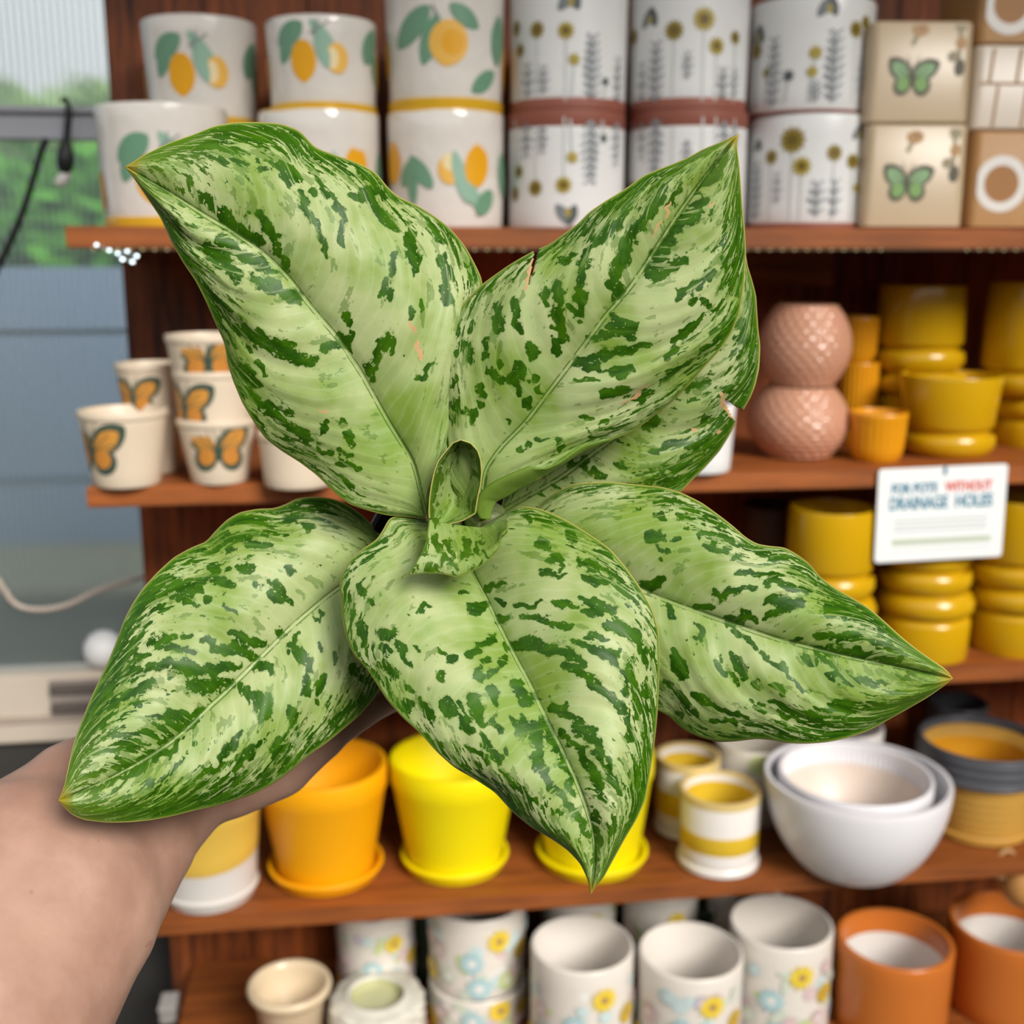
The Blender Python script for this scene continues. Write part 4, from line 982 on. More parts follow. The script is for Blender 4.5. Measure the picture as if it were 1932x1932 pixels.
# A: upper left
A_L = [(805,978),(772,975),(730,972),(697,964),(660,952),(631,929),(598,896),(565,871),(531,850),(502,828),(482,801),(457,759),(440,718),(430,685),(424,647),(407,610),(391,573),(370,531),(345,494),(324,457),(304,411),(279,374),(254,337),(237,315)]
A_R = [(805,978),(812,930),(835,890),(868,800),(893,700),(908,610),(910,529),(900,507),(879,467),(850,432),(821,409),(788,388),(751,372),(730,353),(710,326),(676,308),(635,294),(594,279),(565,246),(531,234),(490,231),(449,231),(407,237),(366,254),(324,268),(279,289),(237,315)]
A_M = [(805,978),(780,871),(730,792),(680,701),(635,635),(585,577),(544,523),(498,478),(449,444),(386,407),(324,366),(237,315)]
sA = conv([(430,400,560,520,28),(540,530,690,620,32),(700,490,790,660,28),(790,660,830,750,14),(890,400,960,560,22),(960,560,1005,680,15),(460,640,600,780,34),(510,610,640,690,27),(640,690,780,765,27),(670,790,770,810,22),(700,820,830,850,24),(800,860,890,880,30),
 (650,1010,720,1070,28),(720,1070,880,1150,38),(880,1160,960,1150,18),(990,1110,1070,1100,26),(1090,940,1100,990,18),(1060,1040,1120,1120,16),(1110,1030,1120,1080,16),(1190,1180,1210,1240,24),(1220,1150,1300,1040,24),(1300,1050,1310,1130,12),
 (1275,800,1280,870,24),(1310,680,1300,760,20),(1385,580,1390,700,28),(1430,690,1410,760,16),(1180,390,1240,470,24),(1250,470,1320,560,28),(1440,890,1440,940,14),(1390,930,1390,970,12),(1430,1240,1500,1170,12),(1530,680,1560,900,27),(1480,560,1540,620,16),(1600,660,1660,740,16),
 (950,330,1040,420,15),(1050,440,1080,520,12),(1060,520,1085,640,16),(780,265,890,340,18),(800,320,840,350,20),(700,280,750,300,14),(520,230,640,270,18),(470,190,600,190,16),(550,120,700,130,24),(700,140,860,170,20),(1040,260,1110,330,12),(1160,310,1220,350,14),(1120,400,1160,430,16),(935,380,960,410,16),
 (1100,1500,1120,1540,22),(1000,1430,980,1490,18),(1060,1430,1080,1440,10),(700,1340,850,1400,18),(740,1390,880,1500,18),(880,1480,930,1520,18),(580,1000,640,1040,16),(610,1180,690,1270,22),(650,1090,660,1110,14),(690,1180,730,1240,12),(960,1560,1010,1580,14),(1060,1580,1115,1590,14),(1040,1620,1140,1650,18),(1060,1690,1130,1740,16)], (200,200), 2.414)
scA = conv([(1398,985,1412,1025,14),(1420,1080,1448,1150,13),(985,1382,992,1386,12),(505,485,512,490,8)], (200,200), 2.414)
leaf('largest leaf, pointing up and left', A_L, A_M, A_R, [(0,.538),(.25,.522),(.6,.505),(1,.498)], [(0,.004),(.4,.012),(1,.008)], [(0,.006),(.4,.022),(.8,.014),(1,.004)], (.007,.012), seed=1, segs=sA, scars=scA, dens0=-.115)

# B: upper right, with its curled lower margin
B_L = [(905,985),(870,950),(842,915),(826,880),(820,819),(820,778),(822,732),(825,691),(831,657),(842,627),(859,595),(882,564),(908,538),(931,521),(961,500),(990,483),(1013,471),(1037,462),(1060,445),(1090,423),(1112,400),(1143,379),(1180,357),(1214,332),(1245,319),(1267,311),(1298,298),(1328,281),(1362,268),(1393,254)]
B_R = [(905,985),(924,980),(929,959),(936,946),(956,937),(979,923),(1002,912),(1034,893),(1061,877),(1100,852),(1150,831),(1177,821),(1203,808),(1233,785),(1271,755),(1301,725),(1328,693),(1358,661),(1381,627),(1394,593),(1401,555),(1405,517),(1407,476),(1405,438),(1400,389),(1397,343),(1394,306),(1389,272),(1393,254)]
B_M = [(905,985),(916,884),(946,842),(992,797),(1029,748),(1067,698),(1101,653),(1139,600),(1188,544),(1214,506),(1245,457),(1282,400),(1328,336),(1393,254)]
sB = conv([(1240,330,1160,480,32),(1150,480,1060,620,36),(1050,640,1000,830,36),(1030,830,1000,900,24),(1440,400,1300,560,40),(1290,580,1200,740,42),(1340,690,1190,770,28),(1340,330,1270,420,22),(1500,250,1430,350,24),(1560,180,1500,300,20),(840,700,830,960,26),(790,930,820,980,20),(730,800,720,980,32),(720,980,740,1090,28),(760,1070,780,1110,12),(870,640,860,720,26),(740,700,800,660,22),
 (660,840,660,910,20),(510,900,530,960,22),(520,980,530,1050,24),(420,930,420,1060,28),(370,1080,360,1120,16),(370,1150,365,1180,18),(590,1110,600,1180,24),(700,1100,720,1170,20),(680,1020,685,1040,12),(1000,980,1060,1000,24),(960,1020,1120,1020,16),(900,1080,1100,1060,28),(960,1090,940,1050,22),(820,1200,1000,1160,32),(1000,1160,1100,1140,26),(1120,1140,1180,1115,12),(860,1235,960,1235,16),(990,1250,1095,1250,20),(800,1280,920,1295,10),(950,1350,1060,1350,26),(1000,1335,1030,1340,20),(1100,1380,1200,1330,22),
 (520,1220,560,1290,20),(600,1260,600,1290,16),(500,1260,540,1350,22),(570,1380,580,1420,16),(630,1320,635,1360,16),(410,1240,440,1300,28),(440,1190,440,1220,12),(340,1300,345,1360,20),(325,1400,330,1420,18),(215,1400,230,1440,24),(280,1440,290,1490,24),(260,1100,280,1190,30),(210,1150,215,1180,16),(300,990,290,1040,18),(210,1270,205,1320,16),(1380,850,1450,790,24),(1320,880,1380,830,20),(1470,740,1490,790,20),(1540,680,1560,740,20),(1330,1050,1450,980,18),(1300,1100,1350,1060,18),(1250,1180,1320,1110,14),(1450,900,1500,940,18),(1380,900,1410,890,14),(1560,1000,1540,1060,18),(1240,1290,1380,1200,18),(1400,1180,1500,1110,16),
 (960,560,880,640,24),(1050,440,980,560,24),(900,500,850,560,18),(850,1460,890,1470,16),(870,1545,880,1555,12),(560,1600,590,1610,16),(700,1590,730,1620,20),(620,1580,660,1590,12),(930,1520,980,1500,16),(870,1580,920,1575,14),(520,1635,550,1640,10),(460,1480,480,1500,12),(560,1500,580,1505,8)], (780,230), 2.647)
scB = [(1012,480,996,545,5.5)]+conv([(1250,470,1280,400,9),(1180,590,1235,490,7),(1495,430,1505,405,10),(1030,1420,1185,1300,7)], (780,230), 2.647)
# curled margin: free edge rolls over towards the viewer
fold = [(924,980),(929,959),(936,946),(956,937),(979,923),(1002,912),(1034,893),(1061,877),(1100,852),(1150,831)]
free = [(906,979),(898,964),(899,941),(911,923),(933,907),(968,891),(997,880),(1024,884),(1047,876),(1098,838),(1150,829)]
nu_, nv_ = 120, 24
fo = poly_resample(fold, nu_); fr_ = poly_resample(free, nu_); tt = np.linspace(0, 1, nv_)
pxF = fo[:, None]*(1-tt[None, :, None])+fr_[:, None]*tt[None, :, None]
uF = np.linspace(0, 1, nu_)[:, None]
dF = np.interp(uF, [0, .5, 1], [.5315, .522, .5175])-.007*np.sin(np.pi*tt[None]*.62)*np.sin(np.pi*np.clip(uF*.9+.08, 0, 1))
edF = np.hypot(*(fo-fr_).T)[:, None]*(1-tt[None])+0*uF
vF = np.stack([uF*5+0*tt, tt[None]*2+0*uF, 0*uF+0*tt+55], -1)
gF = (pxF, dF, dict(dens=0*dF-.04, edge=edF+2.0, midp=0*dF+50, uu=0*dF+.3, young=0*dF+1.55), vF)
leaf('upright leaf pointing up and right, with a curled lower margin', B_L, B_M, B_R, [(0,.536),(.2,.528),(.5,.508),(1,.492)], [(0,.004),(.4,.012),(1,.006)], [(0,-.002),(.15,-.008),(.5,.012),(1,.006)], (.010,.009), seed=2, segs=sB, scars=scB, dens0=-.12, extra=[gF], tip_d=.22, cuts=[[(1020,462),(1008,470),(996,545)]], NU=300, NV=161)

# C: behind B
C_L = [(945,965),(960,900),(1000,830),(1080,730),(1180,640),(1280,555),(1350,500),(1404,462)]
C_R = [(945,965),(985,990),(1060,1005),(1150,990),(1230,962),(1286,927),(1301,910),(1328,884),(1358,850),(1377,819),(1390,792),(1402,774),(1415,751),(1424,729),(1432,695),(1434,653),(1430,623),(1428,593),(1426,559),(1418,528),(1409,500),(1404,462)]
C_M = [(945,965),(1060,900),(1180,810),(1280,715),(1350,610),(1390,530),(1404,462)]
sC = conv([(1640,1000,1650,1100,24),(1600,1080,1660,1060,22),(1380,1340,1480,1300,22),(1150,1520,1200,1500,26),(790,1710,850,1700,32),(1250,1620,1400,1590,18),(1190,1650,1220,1660,14),(1000,1700,1060,1720,18),(900,1740,950,1780,18),(1250,1750,1400,1700,18),(1360,1640,1500,1560,18),(1640,1250,1690,1200,20),(1680,850,1690,950,14),(1560,1340,1600,1320,16),(1450,1500,1540,1470,16)], (780,230), 2.647)
scC = [(1364,752,1392,792,7),(1370,756,1404,780,5),(1306,803,1316,805,3),(1360,818,1364,820,3)]
leaf('leaf mostly hidden behind the upright right leaf, with a torn notch', C_L, C_M, C_R, [(0,.565),(.4,.556),(1,.545)], [(0,.0),(.5,.006),(1,0)], [(0,.004),(.5,.010),(1,.006)], (.006,.008), seed=3, segs=sC, scars=scC, dens0=-.0, tip_d=.10, base_dens=-.02, young=.06, cuts=[[(1410,780),(1388,800),(1364,752)]], NU=280)

# D: lower left
D_L = [(790,1035),(760,1010),(720,1008),(709,1009),(702,991),(681,970),(653,951),(625,940),(593,937),(562,940),(537,953),(516,960),(488,960),(452,967),(428,981),(407,1002),(389,1023),(364,1032),(329,1051),(298,1079),(269,1111),(248,1143),(234,1171),(220,1210),(206,1245),(189,1280),(171,1319),(153,1364),(139,1403),(129,1449),(122,1484),(111,1510)]
D_R = [(790,1035),(782,1090),(765,1180),(740,1260),(713,1305),(702,1322),(681,1347),(653,1371),(618,1400),(583,1424),(547,1456),(512,1481),(477,1498),(442,1510),(407,1521),(371,1528),(329,1539),(287,1547),(248,1551),(203,1552),(160,1547),(136,1537),(118,1519),(111,1510)]
D_M = [(790,1035),(720,1060),(639,1108),(600,1139),(547,1185),(505,1227),(459,1273),(424,1308),(389,1340),(354,1375),(315,1407),(266,1438),(206,1470),(143,1498),(111,1510)]
sD = conv([(1380,260,1430,270,24),(1280,200,1330,220,24),(1000,230,1090,220,20),(940,310,1070,330,28),(1070,350,1190,360,28),(1180,300,1210,310,16),(960,390,1000,390,16),(870,490,910,500,32),(960,490,980,490,16),(1040,490,1080,490,26),(910,550,990,580,26),(940,630,955,630,16),(650,590,850,560,30),(560,650,830,620,20),(690,660,790,690,18),(850,655,870,655,16),(940,690,1010,745,12),(1260,490,1310,510,18),(1110,580,1160,600,18),(1200,570,1270,610,16),(1210,640,1290,670,24),
 (980,840,1160,890,20),(820,870,900,880,16),(880,920,1000,930,24),(1000,910,1120,960,28),(540,890,680,850,28),(660,920,790,930,22),(730,850,770,840,22),(440,980,520,950,18),(400,1060,640,1000,28),(690,1040,760,1020,46),(760,1040,1050,1020,24),(930,1000,1000,1010,24),(780,1110,960,1110,36),(1130,1010,1190,1030,36),(1240,840,1260,840,20),(410,1160,560,1120,40),(560,1290,780,1280,28),(350,1400,560,1360,28),(560,1350,780,1330,28),(640,1260,820,1260,22),(240,1480,460,1430,20),(460,1440,660,1400,24),(150,1640,330,1560,20),(320,1560,520,1500,24),(500,1520,640,1470,20),(250,1680,420,1590,20),(430,1600,640,1480,22),(640,1500,720,1400,18),(660,1570,720,1520,16),
 (1330,840,1330,920,20),(1350,920,1370,990,26),(1380,960,1400,1030,24),(1460,900,1460,940,20),(1530,940,1535,980,20),(1075,1140,1080,1210,16),(1130,1180,1150,1290,36),(1170,1180,1180,1300,20),(1290,910,1290,930,18),(1430,750,1440,780,10),(1465,720,1465,780,10),(1370,1080,1390,1160,20),(1470,1060,1460,1150,24),(1440,1180,1450,1220,16),(1310,1240,1310,1330,18),(1230,1420,1200,1500,24),(1560,1260,1590,1270,28),(1500,1310,1540,1340,24),(960,1480,1040,1370,26),(820,1600,900,1560,28),(900,1560,960,1470,16),(1000,1560,1130,1430,24),(1030,1140,1020,1120,16),(860,1680,1000,1600,18),(1280,1440,1220,1480,16),(1640,1000,1650,1060,18),(1670,1080,1680,1110,16)], (90,900), 2.842)
leaf('leaf pointing down and left over the wrist', D_L, D_M, D_R, [(0,.578),(.2,.556),(.5,.533),(.8,.508),(1,.492)], [(0,.0),(.3,.014),(.7,.012),(1,.004)], [(0,.0),(.4,.012),(1,.004)], (.010,.010), seed=4, segs=sD, dens0=-.055, scars=conv([(1185,538,1190,542,10)], (90,900), 2.842))

# E: lower centre
E_L = [(872,1012),(830,990),(790,978),(755,974),(735,976),(724,998),(711,1019),(684,1036),(658,1059),(645,1083),(639,1108),(646,1133),(645,1159),(652,1197),(667,1235),(692,1261),(711,1290),(730,1320),(760,1354),(794,1384),(824,1418),(858,1448),(896,1469),(934,1494),(968,1532),(1002,1560),(1036,1579),(1070,1602),(1095,1628),(1110,1660),(1115,1686)]
E_R = [(872,1012),(900,1000),(940,975),(965,960),(981,955),(1015,959),(1044,970),(1078,987),(1117,1012),(1151,1036),(1180,1070),(1210,1112),(1231,1150),(1242,1189),(1244,1240),(1243,1290),(1240,1346),(1235,1397),(1227,1452),(1218,1507),(1201,1545),(1180,1579),(1159,1617),(1138,1656),(1119,1678),(1115,1686)]
E_M = [(872,1012),(892,1083),(917,1129),(943,1184),(972,1240),(1002,1295),(1027,1350),(1057,1409),(1087,1473),(1108,1528),(1121,1579),(1123,1630),(1115,1686)]
sE = conv([(690,490,790,480,16),(720,500,700,490,18),(590,515,620,510,12),(630,600,690,580,22),(750,635,790,630,16),(740,555,780,560,10),(930,290,960,295,24),(1000,345,1040,365,18),(970,385,990,380,14),(1020,400,1050,395,14),(930,435,1050,435,12),(1120,390,1210,400,22),(1130,450,1240,465,18),(990,570,1100,580,18),(850,570,950,565,14),(850,632,920,632,12),(930,620,1080,660,14),(1140,555,1280,580,24),(1130,605,1210,610,18),(1240,660,1320,680,24),(650,770,730,710,24),(620,790,650,770,20),
 (820,740,920,735,22),(920,740,1050,790,26),(1050,790,1120,820,24),(1050,840,1160,890,18),(1150,900,1240,970,24),(1240,980,1300,1030,22),(1100,730,1200,770,24),(1200,780,1270,820,24),(1150,700,1230,730,16),(1260,780,1290,800,14),(1320,860,1330,960,28),(1350,680,1390,740,22),(1390,760,1400,830,18),(230,690,290,710,28),(240,760,260,770,20),(320,750,350,830,22),(380,750,400,770,14),(230,830,300,870,28),(140,660,160,750,20),(500,870,510,900,20),(540,820,560,820,18),(660,860,710,820,20),(660,880,680,910,18),(710,890,780,820,16),(780,750,790,800,14),(830,920,870,990,30),(900,960,930,980,16),(490,760,510,780,14),
 (640,980,680,1080,32),(720,950,740,1000,24),(520,1000,540,1050,24),(580,1010,610,1060,16),(590,1080,620,1130,22),(740,1070,750,1130,18),(815,1060,820,1100,12),(850,1080,855,1140,20),(680,1150,760,1270,22),(790,1190,800,1240,10),(910,1110,920,1220,28),(920,1220,980,1370,26),(960,1080,990,1170,26),(1000,1180,1050,1300,20),(1000,1010,1120,1090,22),(1110,1100,1180,1180,36),(1180,1180,1230,1270,28),(1020,1120,1110,1200,18),(1130,1230,1190,1340,28),(1240,1300,1280,1400,22),(1200,1360,1220,1450,18),(1000,1380,1080,1480,22),(1080,1480,1150,1580,20),(1060,1330,1100,1420,16),(1320,1060,1340,1180,16),(1360,920,1370,1060,16),(1400,900,1420,1050,14),(410,990,460,1080,18),(350,930,380,950,16),(340,1000,360,1040,16),(620,1200,700,1260,14),(840,1360,940,1460,14),(760,1300,860,1400,14),(1190,1500,1200,1700,22),(1260,1500,1250,1620,16),
 (240,290,270,300,16),(100,400,60,450,14),(130,480,160,520,14),(190,555,200,560,16),(410,590,440,575,16),(350,610,370,610,10),(870,170,890,200,16),(1060,230,1090,290,16)], (620,900), 2.356)
leaf('leaf hanging down at the front, overlapping its neighbours', E_L, E_M, E_R, [(0,.552),(.15,.532),(.4,.505),(.7,.488),(1,.487)], [(0,.004),(.3,.012),(.7,.010),(1,.004)], [(0,.004),(.3,.012),(.7,.016),(1,.006)], (.010,.012), seed=5, segs=sE, dens0=-.11, wave=.004)

# F: right
F_L = [(955,990),(990,970),(1020,955),(1047,930),(1075,916),(1100,911),(1148,909),(1204,915),(1249,919),(1286,930),(1324,949),(1357,973),(1383,993),(1406,1014),(1428,1027),(1454,1031),(1480,1033),(1503,1046),(1525,1062),(1547,1089),(1573,1109),(1607,1128),(1640,1148),(1670,1174),(1700,1202),(1730,1226),(1760,1247),(1786,1264),(1797,1280)]
F_R = [(955,990),(975,1030),(1020,1090),(1080,1180),(1150,1270),(1210,1325),(1245,1342),(1264,1351),(1279,1368),(1298,1381),(1324,1392),(1357,1400),(1391,1398),(1428,1393),(1458,1396),(1488,1402),(1521,1403),(1562,1400),(1599,1392),(1637,1379),(1674,1359),(1711,1338),(1749,1316),(1786,1290),(1797,1280)]
F_M = [(955,990),(1080,1052),(1216,1116),(1268,1137),(1316,1154),(1368,1172),(1417,1189),(1473,1208),(1529,1221),(1585,1236),(1659,1251),(1734,1267),(1797,1280)]
sF = conv([(270,290,300,290,16),(380,325,410,330,20),(350,270,400,275,12),(430,290,445,290,10),(300,680,390,670,24),(330,690,400,650,22),(330,440,390,440,28),(440,450,490,450,14),(370,490,385,500,16),(420,515,440,515,12),(395,545,400,555,10),(490,340,560,345,16),(580,430,590,440,16),(620,350,720,380,16),(610,400,760,450,18),(630,500,730,510,20),(760,540,800,545,10),(760,470,960,550,18),(900,500,1060,560,14),(780,630,840,620,16),(840,610,950,630,14),(940,660,1130,710,20),(690,730,770,710,30),(770,700,890,680,16),(580,790,650,780,24),(740,870,850,850,26),(800,820,830,830,24),(900,790,940,760,20),(1010,760,1090,770,36),(930,830,1050,810,20),(960,760,1060,790,20),(1050,970,1110,965,14),
 (1170,940,1300,930,16),(1300,940,1500,960,22),(1180,1000,1360,1010,24),(1360,1010,1600,1070,26),(1500,970,1620,1030,22),(1110,1030,1190,1090,18),(1210,1050,1330,1130,16),(1260,1140,1360,1180,26),(1360,1180,1560,1180,18),(580,890,600,960,22),(550,960,560,970,12),(410,780,430,800,10),(430,790,445,850,16),(780,920,880,990,14),(850,960,880,995,14),(910,1020,1000,1110,16),(1050,1140,1120,1220,16),(1000,1090,1050,1140,14),(440,1020,490,1060,14),(460,1080,520,1130,26),(490,1110,500,1150,22),(660,1060,700,1110,16),(690,1100,780,1175,12),(680,1030,700,1070,8),(740,1030,780,1090,16),(780,1090,830,1150,24),(880,1180,890,1200,20),(960,1180,1020,1220,16),(410,1160,440,1200,18),(450,1220,530,1290,22),(560,1240,700,1300,18),(700,1300,840,1360,14),(850,1270,930,1310,24),(560,1310,590,1330,14),(480,1330,520,1350,12),
 (950,1270,1080,1330,18),(1080,1330,1240,1360,16),(980,1330,1100,1370,16),(1170,1310,1380,1300,16),(1240,1280,1350,1280,10),(1300,1340,1500,1300,12),(660,1360,770,1390,18),(560,1380,620,1400,12),(800,1420,980,1440,14),(990,1410,1130,1420,12),(1230,790,1400,850,14),(1240,820,1330,850,14),(1400,850,1600,960,12)], (1100,850), 2.683)
leaf('leaf reaching out to the right', F_L, F_M, F_R, [(0,.562),(.2,.548),(.5,.528),(1,.508)], [(0,.0),(.3,.010),(.7,.014),(1,.004)], [(0,.0),(.4,.010),(1,.004)], (.010,.009), seed=6, segs=sF, dens0=-.115, wave=.004)

# G: young leaf still unrolling at the centre
nuG, nvG = 140, 90
g1 = coons([(869,830),(869.3,830),(869.6,830)], [(810,978),(830,986),(849,989)], [(869,830),(854,836),(838,855),(826,871),(819,891),(814,914),(810,941),(809,965),(810,978)], [(869.6,830),(888,836),(901,850),(907,868),(909,891),(907,914),(901,941),(897,969),(874,982),(849,989)], nuG, nvG)
ug = np.linspace(0, 1, nuG)[:, None]; vg = np.linspace(0, 1, nvG)[None]
d1 = .512+.012*ug+.018*np.sin(np.pi*vg)**1.0*np.sin(np.pi*(.12+.8*ug))**.7-.006*(1-vg)*ug
def gat(d, edge, young): return dict(dens=0*d+.02+.10*np.clip(1-edge/18, 0, 1), edge=edge*1.7+.4, midp=0*d+60, uu=0*d+.3, young=0*d+young)
wG = np.hypot(*(g1[:, 0]-g1[:, -1]).T)[:, None]
G1 = (g1, d1, gat(d1, np.minimum(np.minimum(vg, 1-vg)*wG, ug*150)+0*d1+.3, .55), np.stack([vg*9+0*ug, ug*5+0*vg, 0*d1+70], -1))
g2 = coons([(810,978),(830,986),(849,989),(879,993),(906,996),(933,989),(957,981)], [(770,1085),(801,1081),(831,1082),(860,1088),(883,1082),(906,1069),(926,1053),(940,1035),(945,1016),(957,1004)], [(810,978),(808,994),(805,1019),(797,1041),(785,1062),(770,1085)], [(957,981),(958,992),(957,1004)], nuG, nvG)
d2 = .521-.0*ug-.018*np.sin(np.pi*ug*.62)-.004*vg+.006*np.sin(np.pi*vg)*(1-ug)
hG = np.hypot(*(g2[0]-g2[-1]).T)[None]
G2 = (g2, d2, gat(d2, np.minimum((1-ug)*hG, vg*190+.8)+0*d2, .30), np.stack([(vg*11-ug*1.5)+0*ug, ug*4+0*vg, 0*d2+90], -1))
sG = conv([(700,930,720,1050,34),(760,1060,760,1150,36),(800,980,860,1060,20),(960,960,980,1030,28),(930,1100,1000,1080,30),(1050,1010,1060,1090,22),(880,1160,920,1180,20),(1110,1060,1150,1090,16),(940,270,1000,260,34),(900,170,1000,190,26),(840,200,760,330,26),(735,380,720,560,22),(700,600,690,760,18),(690,800,680,880,24),(1040,380,1060,470,20),(830,1120,860,1180,22),(640,1160,700,1180,26),(600,1200,760,1210,14),(930,380,1000,370,14),(750,420,740,520,16),(1000,310,1010,330,16)], (660,800), 4.391)
build_leaf('young half-unrolled leaf at the centre with a pinkish margin', [G1, G2], sG, 7)

# petioles, stem, nursery pot and soil
kst = ceramic('petiole', (150, 164, 110), 0.45, 0.12, 60)
kst2 = ceramic('brown sheath', (120, 78, 60), 0.6, 0.2, 60)
soilc = Q(893, 1062, .600); botc = PL
ax = soilc-botc; H = np.linalg.norm(ax); ax = ax/H
for b_, d_ in (((805,978),.540), ((905,985),.538), ((945,965),.566), ((790,1035),.580), ((872,1012),.554), ((955,990),.564), ((832,990),.538)):
    e = Q(*b_, d_); c0 = soilc+(e-soilc)*np.array([.12, .12, .12]); mid_ = soilc+ax*.028+(e-soilc)*.55
    o = tube('petiole', [p-PL for p in curve_pts([soilc-ax*.004+(e-soilc)*.05, c0+ax*.012, mid_, e], 18)], list(np.linspace(.0058, .0028, 18)), kst, plant)
o = tube('sheath', [p-PL for p in curve_pts([Q(806,935,.556), Q(800,960,.556), Q(806,985,.56), Q(835,1010,.575)], 14)], list(np.linspace(.0022, .006, 14)), kst2, plant)
o = tube('sheath', [p-PL for p in curve_pts([Q(905,990,.556), Q(895,985,.558), Q(880,990,.564), Q(880,1020,.58)], 14)], list(np.linspace(.002, .005, 14)), kst2, plant)
rot = Vector(ax).to_track_quat('Z', 'Y')
M_np = ceramic('black nursery pot', (26, 26, 26), 0.45, 0.1); M_soil = ceramic('dark potting soil', (40, 30, 24), 0.95, 0.5, 160, bump=1.0)
np_ = lathe('nursery_pot', [(0, 0), (.037, 0), (.0385, .002), (.054, H*.86), (.0565, H*.87), (.0580, H*1.04), (.057, H*1.05), (.055, H*1.04), (.0525, H*.85), (.037, .004), (0, .004)], M_np, plant, 56)
np_.rotation_euler = rot.to_euler()
so = lathe('soil', [(.0535, H*.90)]+[(r_, H*.90+.004*math.cos(r_*30)+.002*math.sin(r_*900)) for r_ in np.linspace(.051, .004, 16)]+[(0, H*.905)], M_soil, plant, 48, lambda r_, z, a: (r_, z+.0016*math.sin(a*7+r_*400)))
so.rotation_euler = rot.to_euler()

# ------------------------------------------------------------------ the arm and hand holding the pot
ksk = N('skin')
o_ = ksk.obj(); nb = ksk.noise(o_, 22, 4, .6); nf = ksk.noise(o_, 260, 3, .6)
skc = ksk.mix(ksk.step(nb, .3, .72), rgb(160, 122, 104), rgb(182, 145, 126))
skc = ksk.mix(ksk.math('MULTIPLY', ksk.step(nf, .55, .8), .18), skc, rgb(196, 130, 112))
mole = ksk.step(ksk.noise(o_, 190, 0), .825, .84)
skc = ksk.mix(ksk.math('MULTIPLY', mole, .35), skc, rgb(150, 92, 76))
ksk.l(skc, ksk.b.inputs['Base Color']); ksk.b.inputs['Roughness'].default_value = .48
ksk.b.inputs['Subsurface Weight'].default_value = .0; ksk.b.inputs['Subsurface Radius'].default_value = (.008, .003, .0015); ksk.b.inputs['Subsurface Scale'].default_value = .6
ksk.bump(ksk.math('ADD', nf, ksk.math('MULTIPLY', nb, .6)), .18, .0008)
bm = bmesh.new()
def capsule(a, b, ra, rb, flat=None, seg=20):
    a = np.array(a); b = np.array(b); t = b-a; L = np.linalg.norm(t); t = t/L
    ref = np.array([0, 0, 1.0]) if abs(t[2]) < .9 else np.array([1.0, 0, 0])
    if flat is not None: ref = np.array(flat[0], float)
    u_ = ref-t*(ref@t); u_ /= np.linalg.norm(u_); w_ = np.cross(t, u_); fs = flat[1] if flat is not None else 1.0
    rings = []
    for q in np.linspace(-math.pi/2, 0, 7)[1:]: rings.append((a+t*ra*math.sin(q), ra*math.cos(q)))
    for q in np.linspace(0, math.pi/2, 7)[:-1]: rings.append((b+t*rb*math.sin(q), rb*math.cos(q)))
    R_ = []
    for c, r_ in rings:
        R_.append([bm.verts.new(tuple(c+r_*(math.cos(k*2*math.pi/seg)*u_*fs+math.sin(k*2*math.pi/seg)*w_))) for k in range(seg)])
    for A_, B_ in zip(R_[:-1], R_[1:]):
        for k in range(seg): bm.faces.new((A_[k], A_[(k+1) % seg], B_[(k+1) % seg], B_[k]))
    v0 = bm.verts.new(tuple(a-t*ra)); v1 = bm.verts.new(tuple(b+t*rb))
    for k in range(seg): bm.faces.new((v0, R_[0][(k+1) % seg], R_[0][k])); bm.faces.new((v1, R_[-1][k], R_[-1][(k+1) % seg]))
def chain(pts, rs, flat=None):
    for i in range(len(pts)-1): capsule(pts[i], pts[i+1], rs[i], rs[i+1], flat)
def px_r(hw, d): return hw*d/FPX
# forearm
fa = [(-330,2160,.44,400), (-150,1935,.475,345), (58,1702,.520,248), (196,1556,.565,184), (285,1486,.590,148), (345,1440,.605,131)]
chain([Q(a, b, d) for a, b, d, w in fa], [px_r(w, d) for a, b, d, w in fa], (FW, .62))
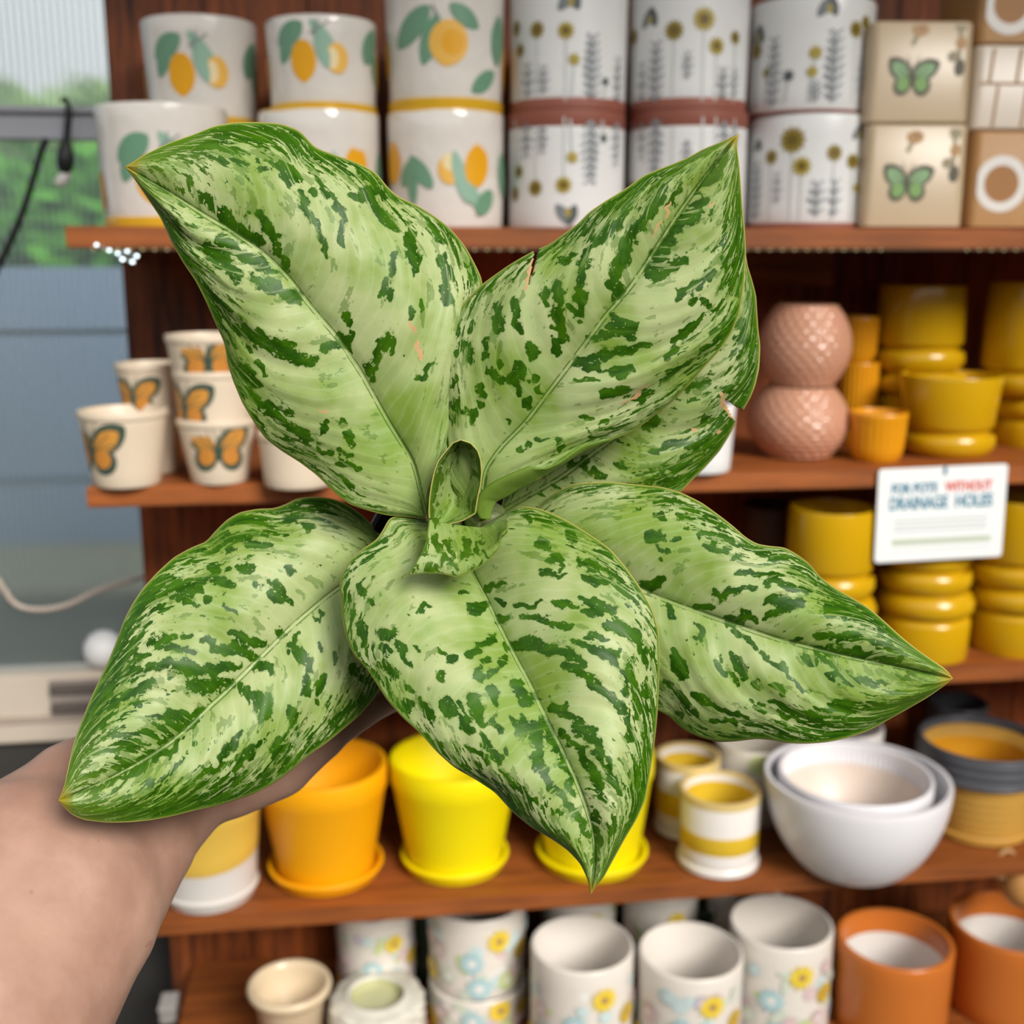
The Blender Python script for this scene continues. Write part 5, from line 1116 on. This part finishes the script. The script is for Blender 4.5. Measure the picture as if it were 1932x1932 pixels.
# palm
Wp = Q(345,1440,.575)
chain([Q(330,1470,.60), Q(430,1455,.604), Q(520,1432,.608), Q(606,1388,.615)], [px_r(106, .60), px_r(92, .604), px_r(78, .608), px_r(50, .615)], (FW, .75))      # heel on the little finger side
chain([Q(340,1420,.606), Q(440,1370,.614), Q(560,1300,.635)], [px_r(118, .578), px_r(100, .60), px_r(60, .635)], (FW, .8))
chain([Q(345,1400,.608), Q(430,1310,.624), Q(540,1235,.655)], [px_r(105, .58), px_r(90, .61), px_r(48, .655)], (FW, .8))
chain([Q(600,1380,.617), Q(575,1300,.642), Q(545,1235,.660)], [.0125, .0135, .0125])
# thumb up the near side of the pot
chain([Q(400,1360,.605), Q(500,1255,.592), Q(610,1180,.580), Q(690,1150,.578), Q(742,1130,.583)], [.022, .0165, .0115, .0102, .0085])
# fingers under and round the pot
fing = [[(606,1388,.615,.0118), (700,1330,.630,.0098), (768,1300,.655,.0088), (838,1310,.682,.0080), (890,1300,.704,.0068)],
        [(590,1335,.632,.0122), (692,1278,.664,.0102), (775,1262,.700,.0094), (862,1255,.722,.0086), (930,1240,.728,.0072)],
        [(570,1285,.648,.0124), (672,1215,.690,.0106), (768,1195,.722,.0096), (866,1190,.735,.0088), (945,1180,.732,.0074)],
        [(548,1238,.658,.0120), (640,1150,.690,.0104), (725,1100,.712,.0094), (810,1085,.716,.0086), (872,1080,.706,.0074)]]
for fg in fing: chain([Q(a, b, d) for a, b, d, r_ in fg], [r_ for *_, r_ in fg])
bmesh.ops.recalc_face_normals(bm, faces=bm.faces)
ARM = Q(345, 1440, .575)
bmesh.ops.translate(bm, vec=tuple(-ARM), verts=bm.verts)
me = bpy.data.meshes.new('person'); bm.to_mesh(me); bm.free(); me.materials.append(ksk.m)
arm = link(bpy.data.objects.new('person', me)); arm.location = tuple(ARM)
rm = arm.modifiers.new('skin surface', 'REMESH'); rm.mode = 'VOXEL'; rm.voxel_size = .0016; rm.use_smooth_shade = True
sm_ = arm.modifiers.new('soften', 'SMOOTH'); sm_.factor = .5; sm_.iterations = 40
tag(arm, 'bare forearm and hand reaching in from the lower left, holding the plant pot from below', 'person')
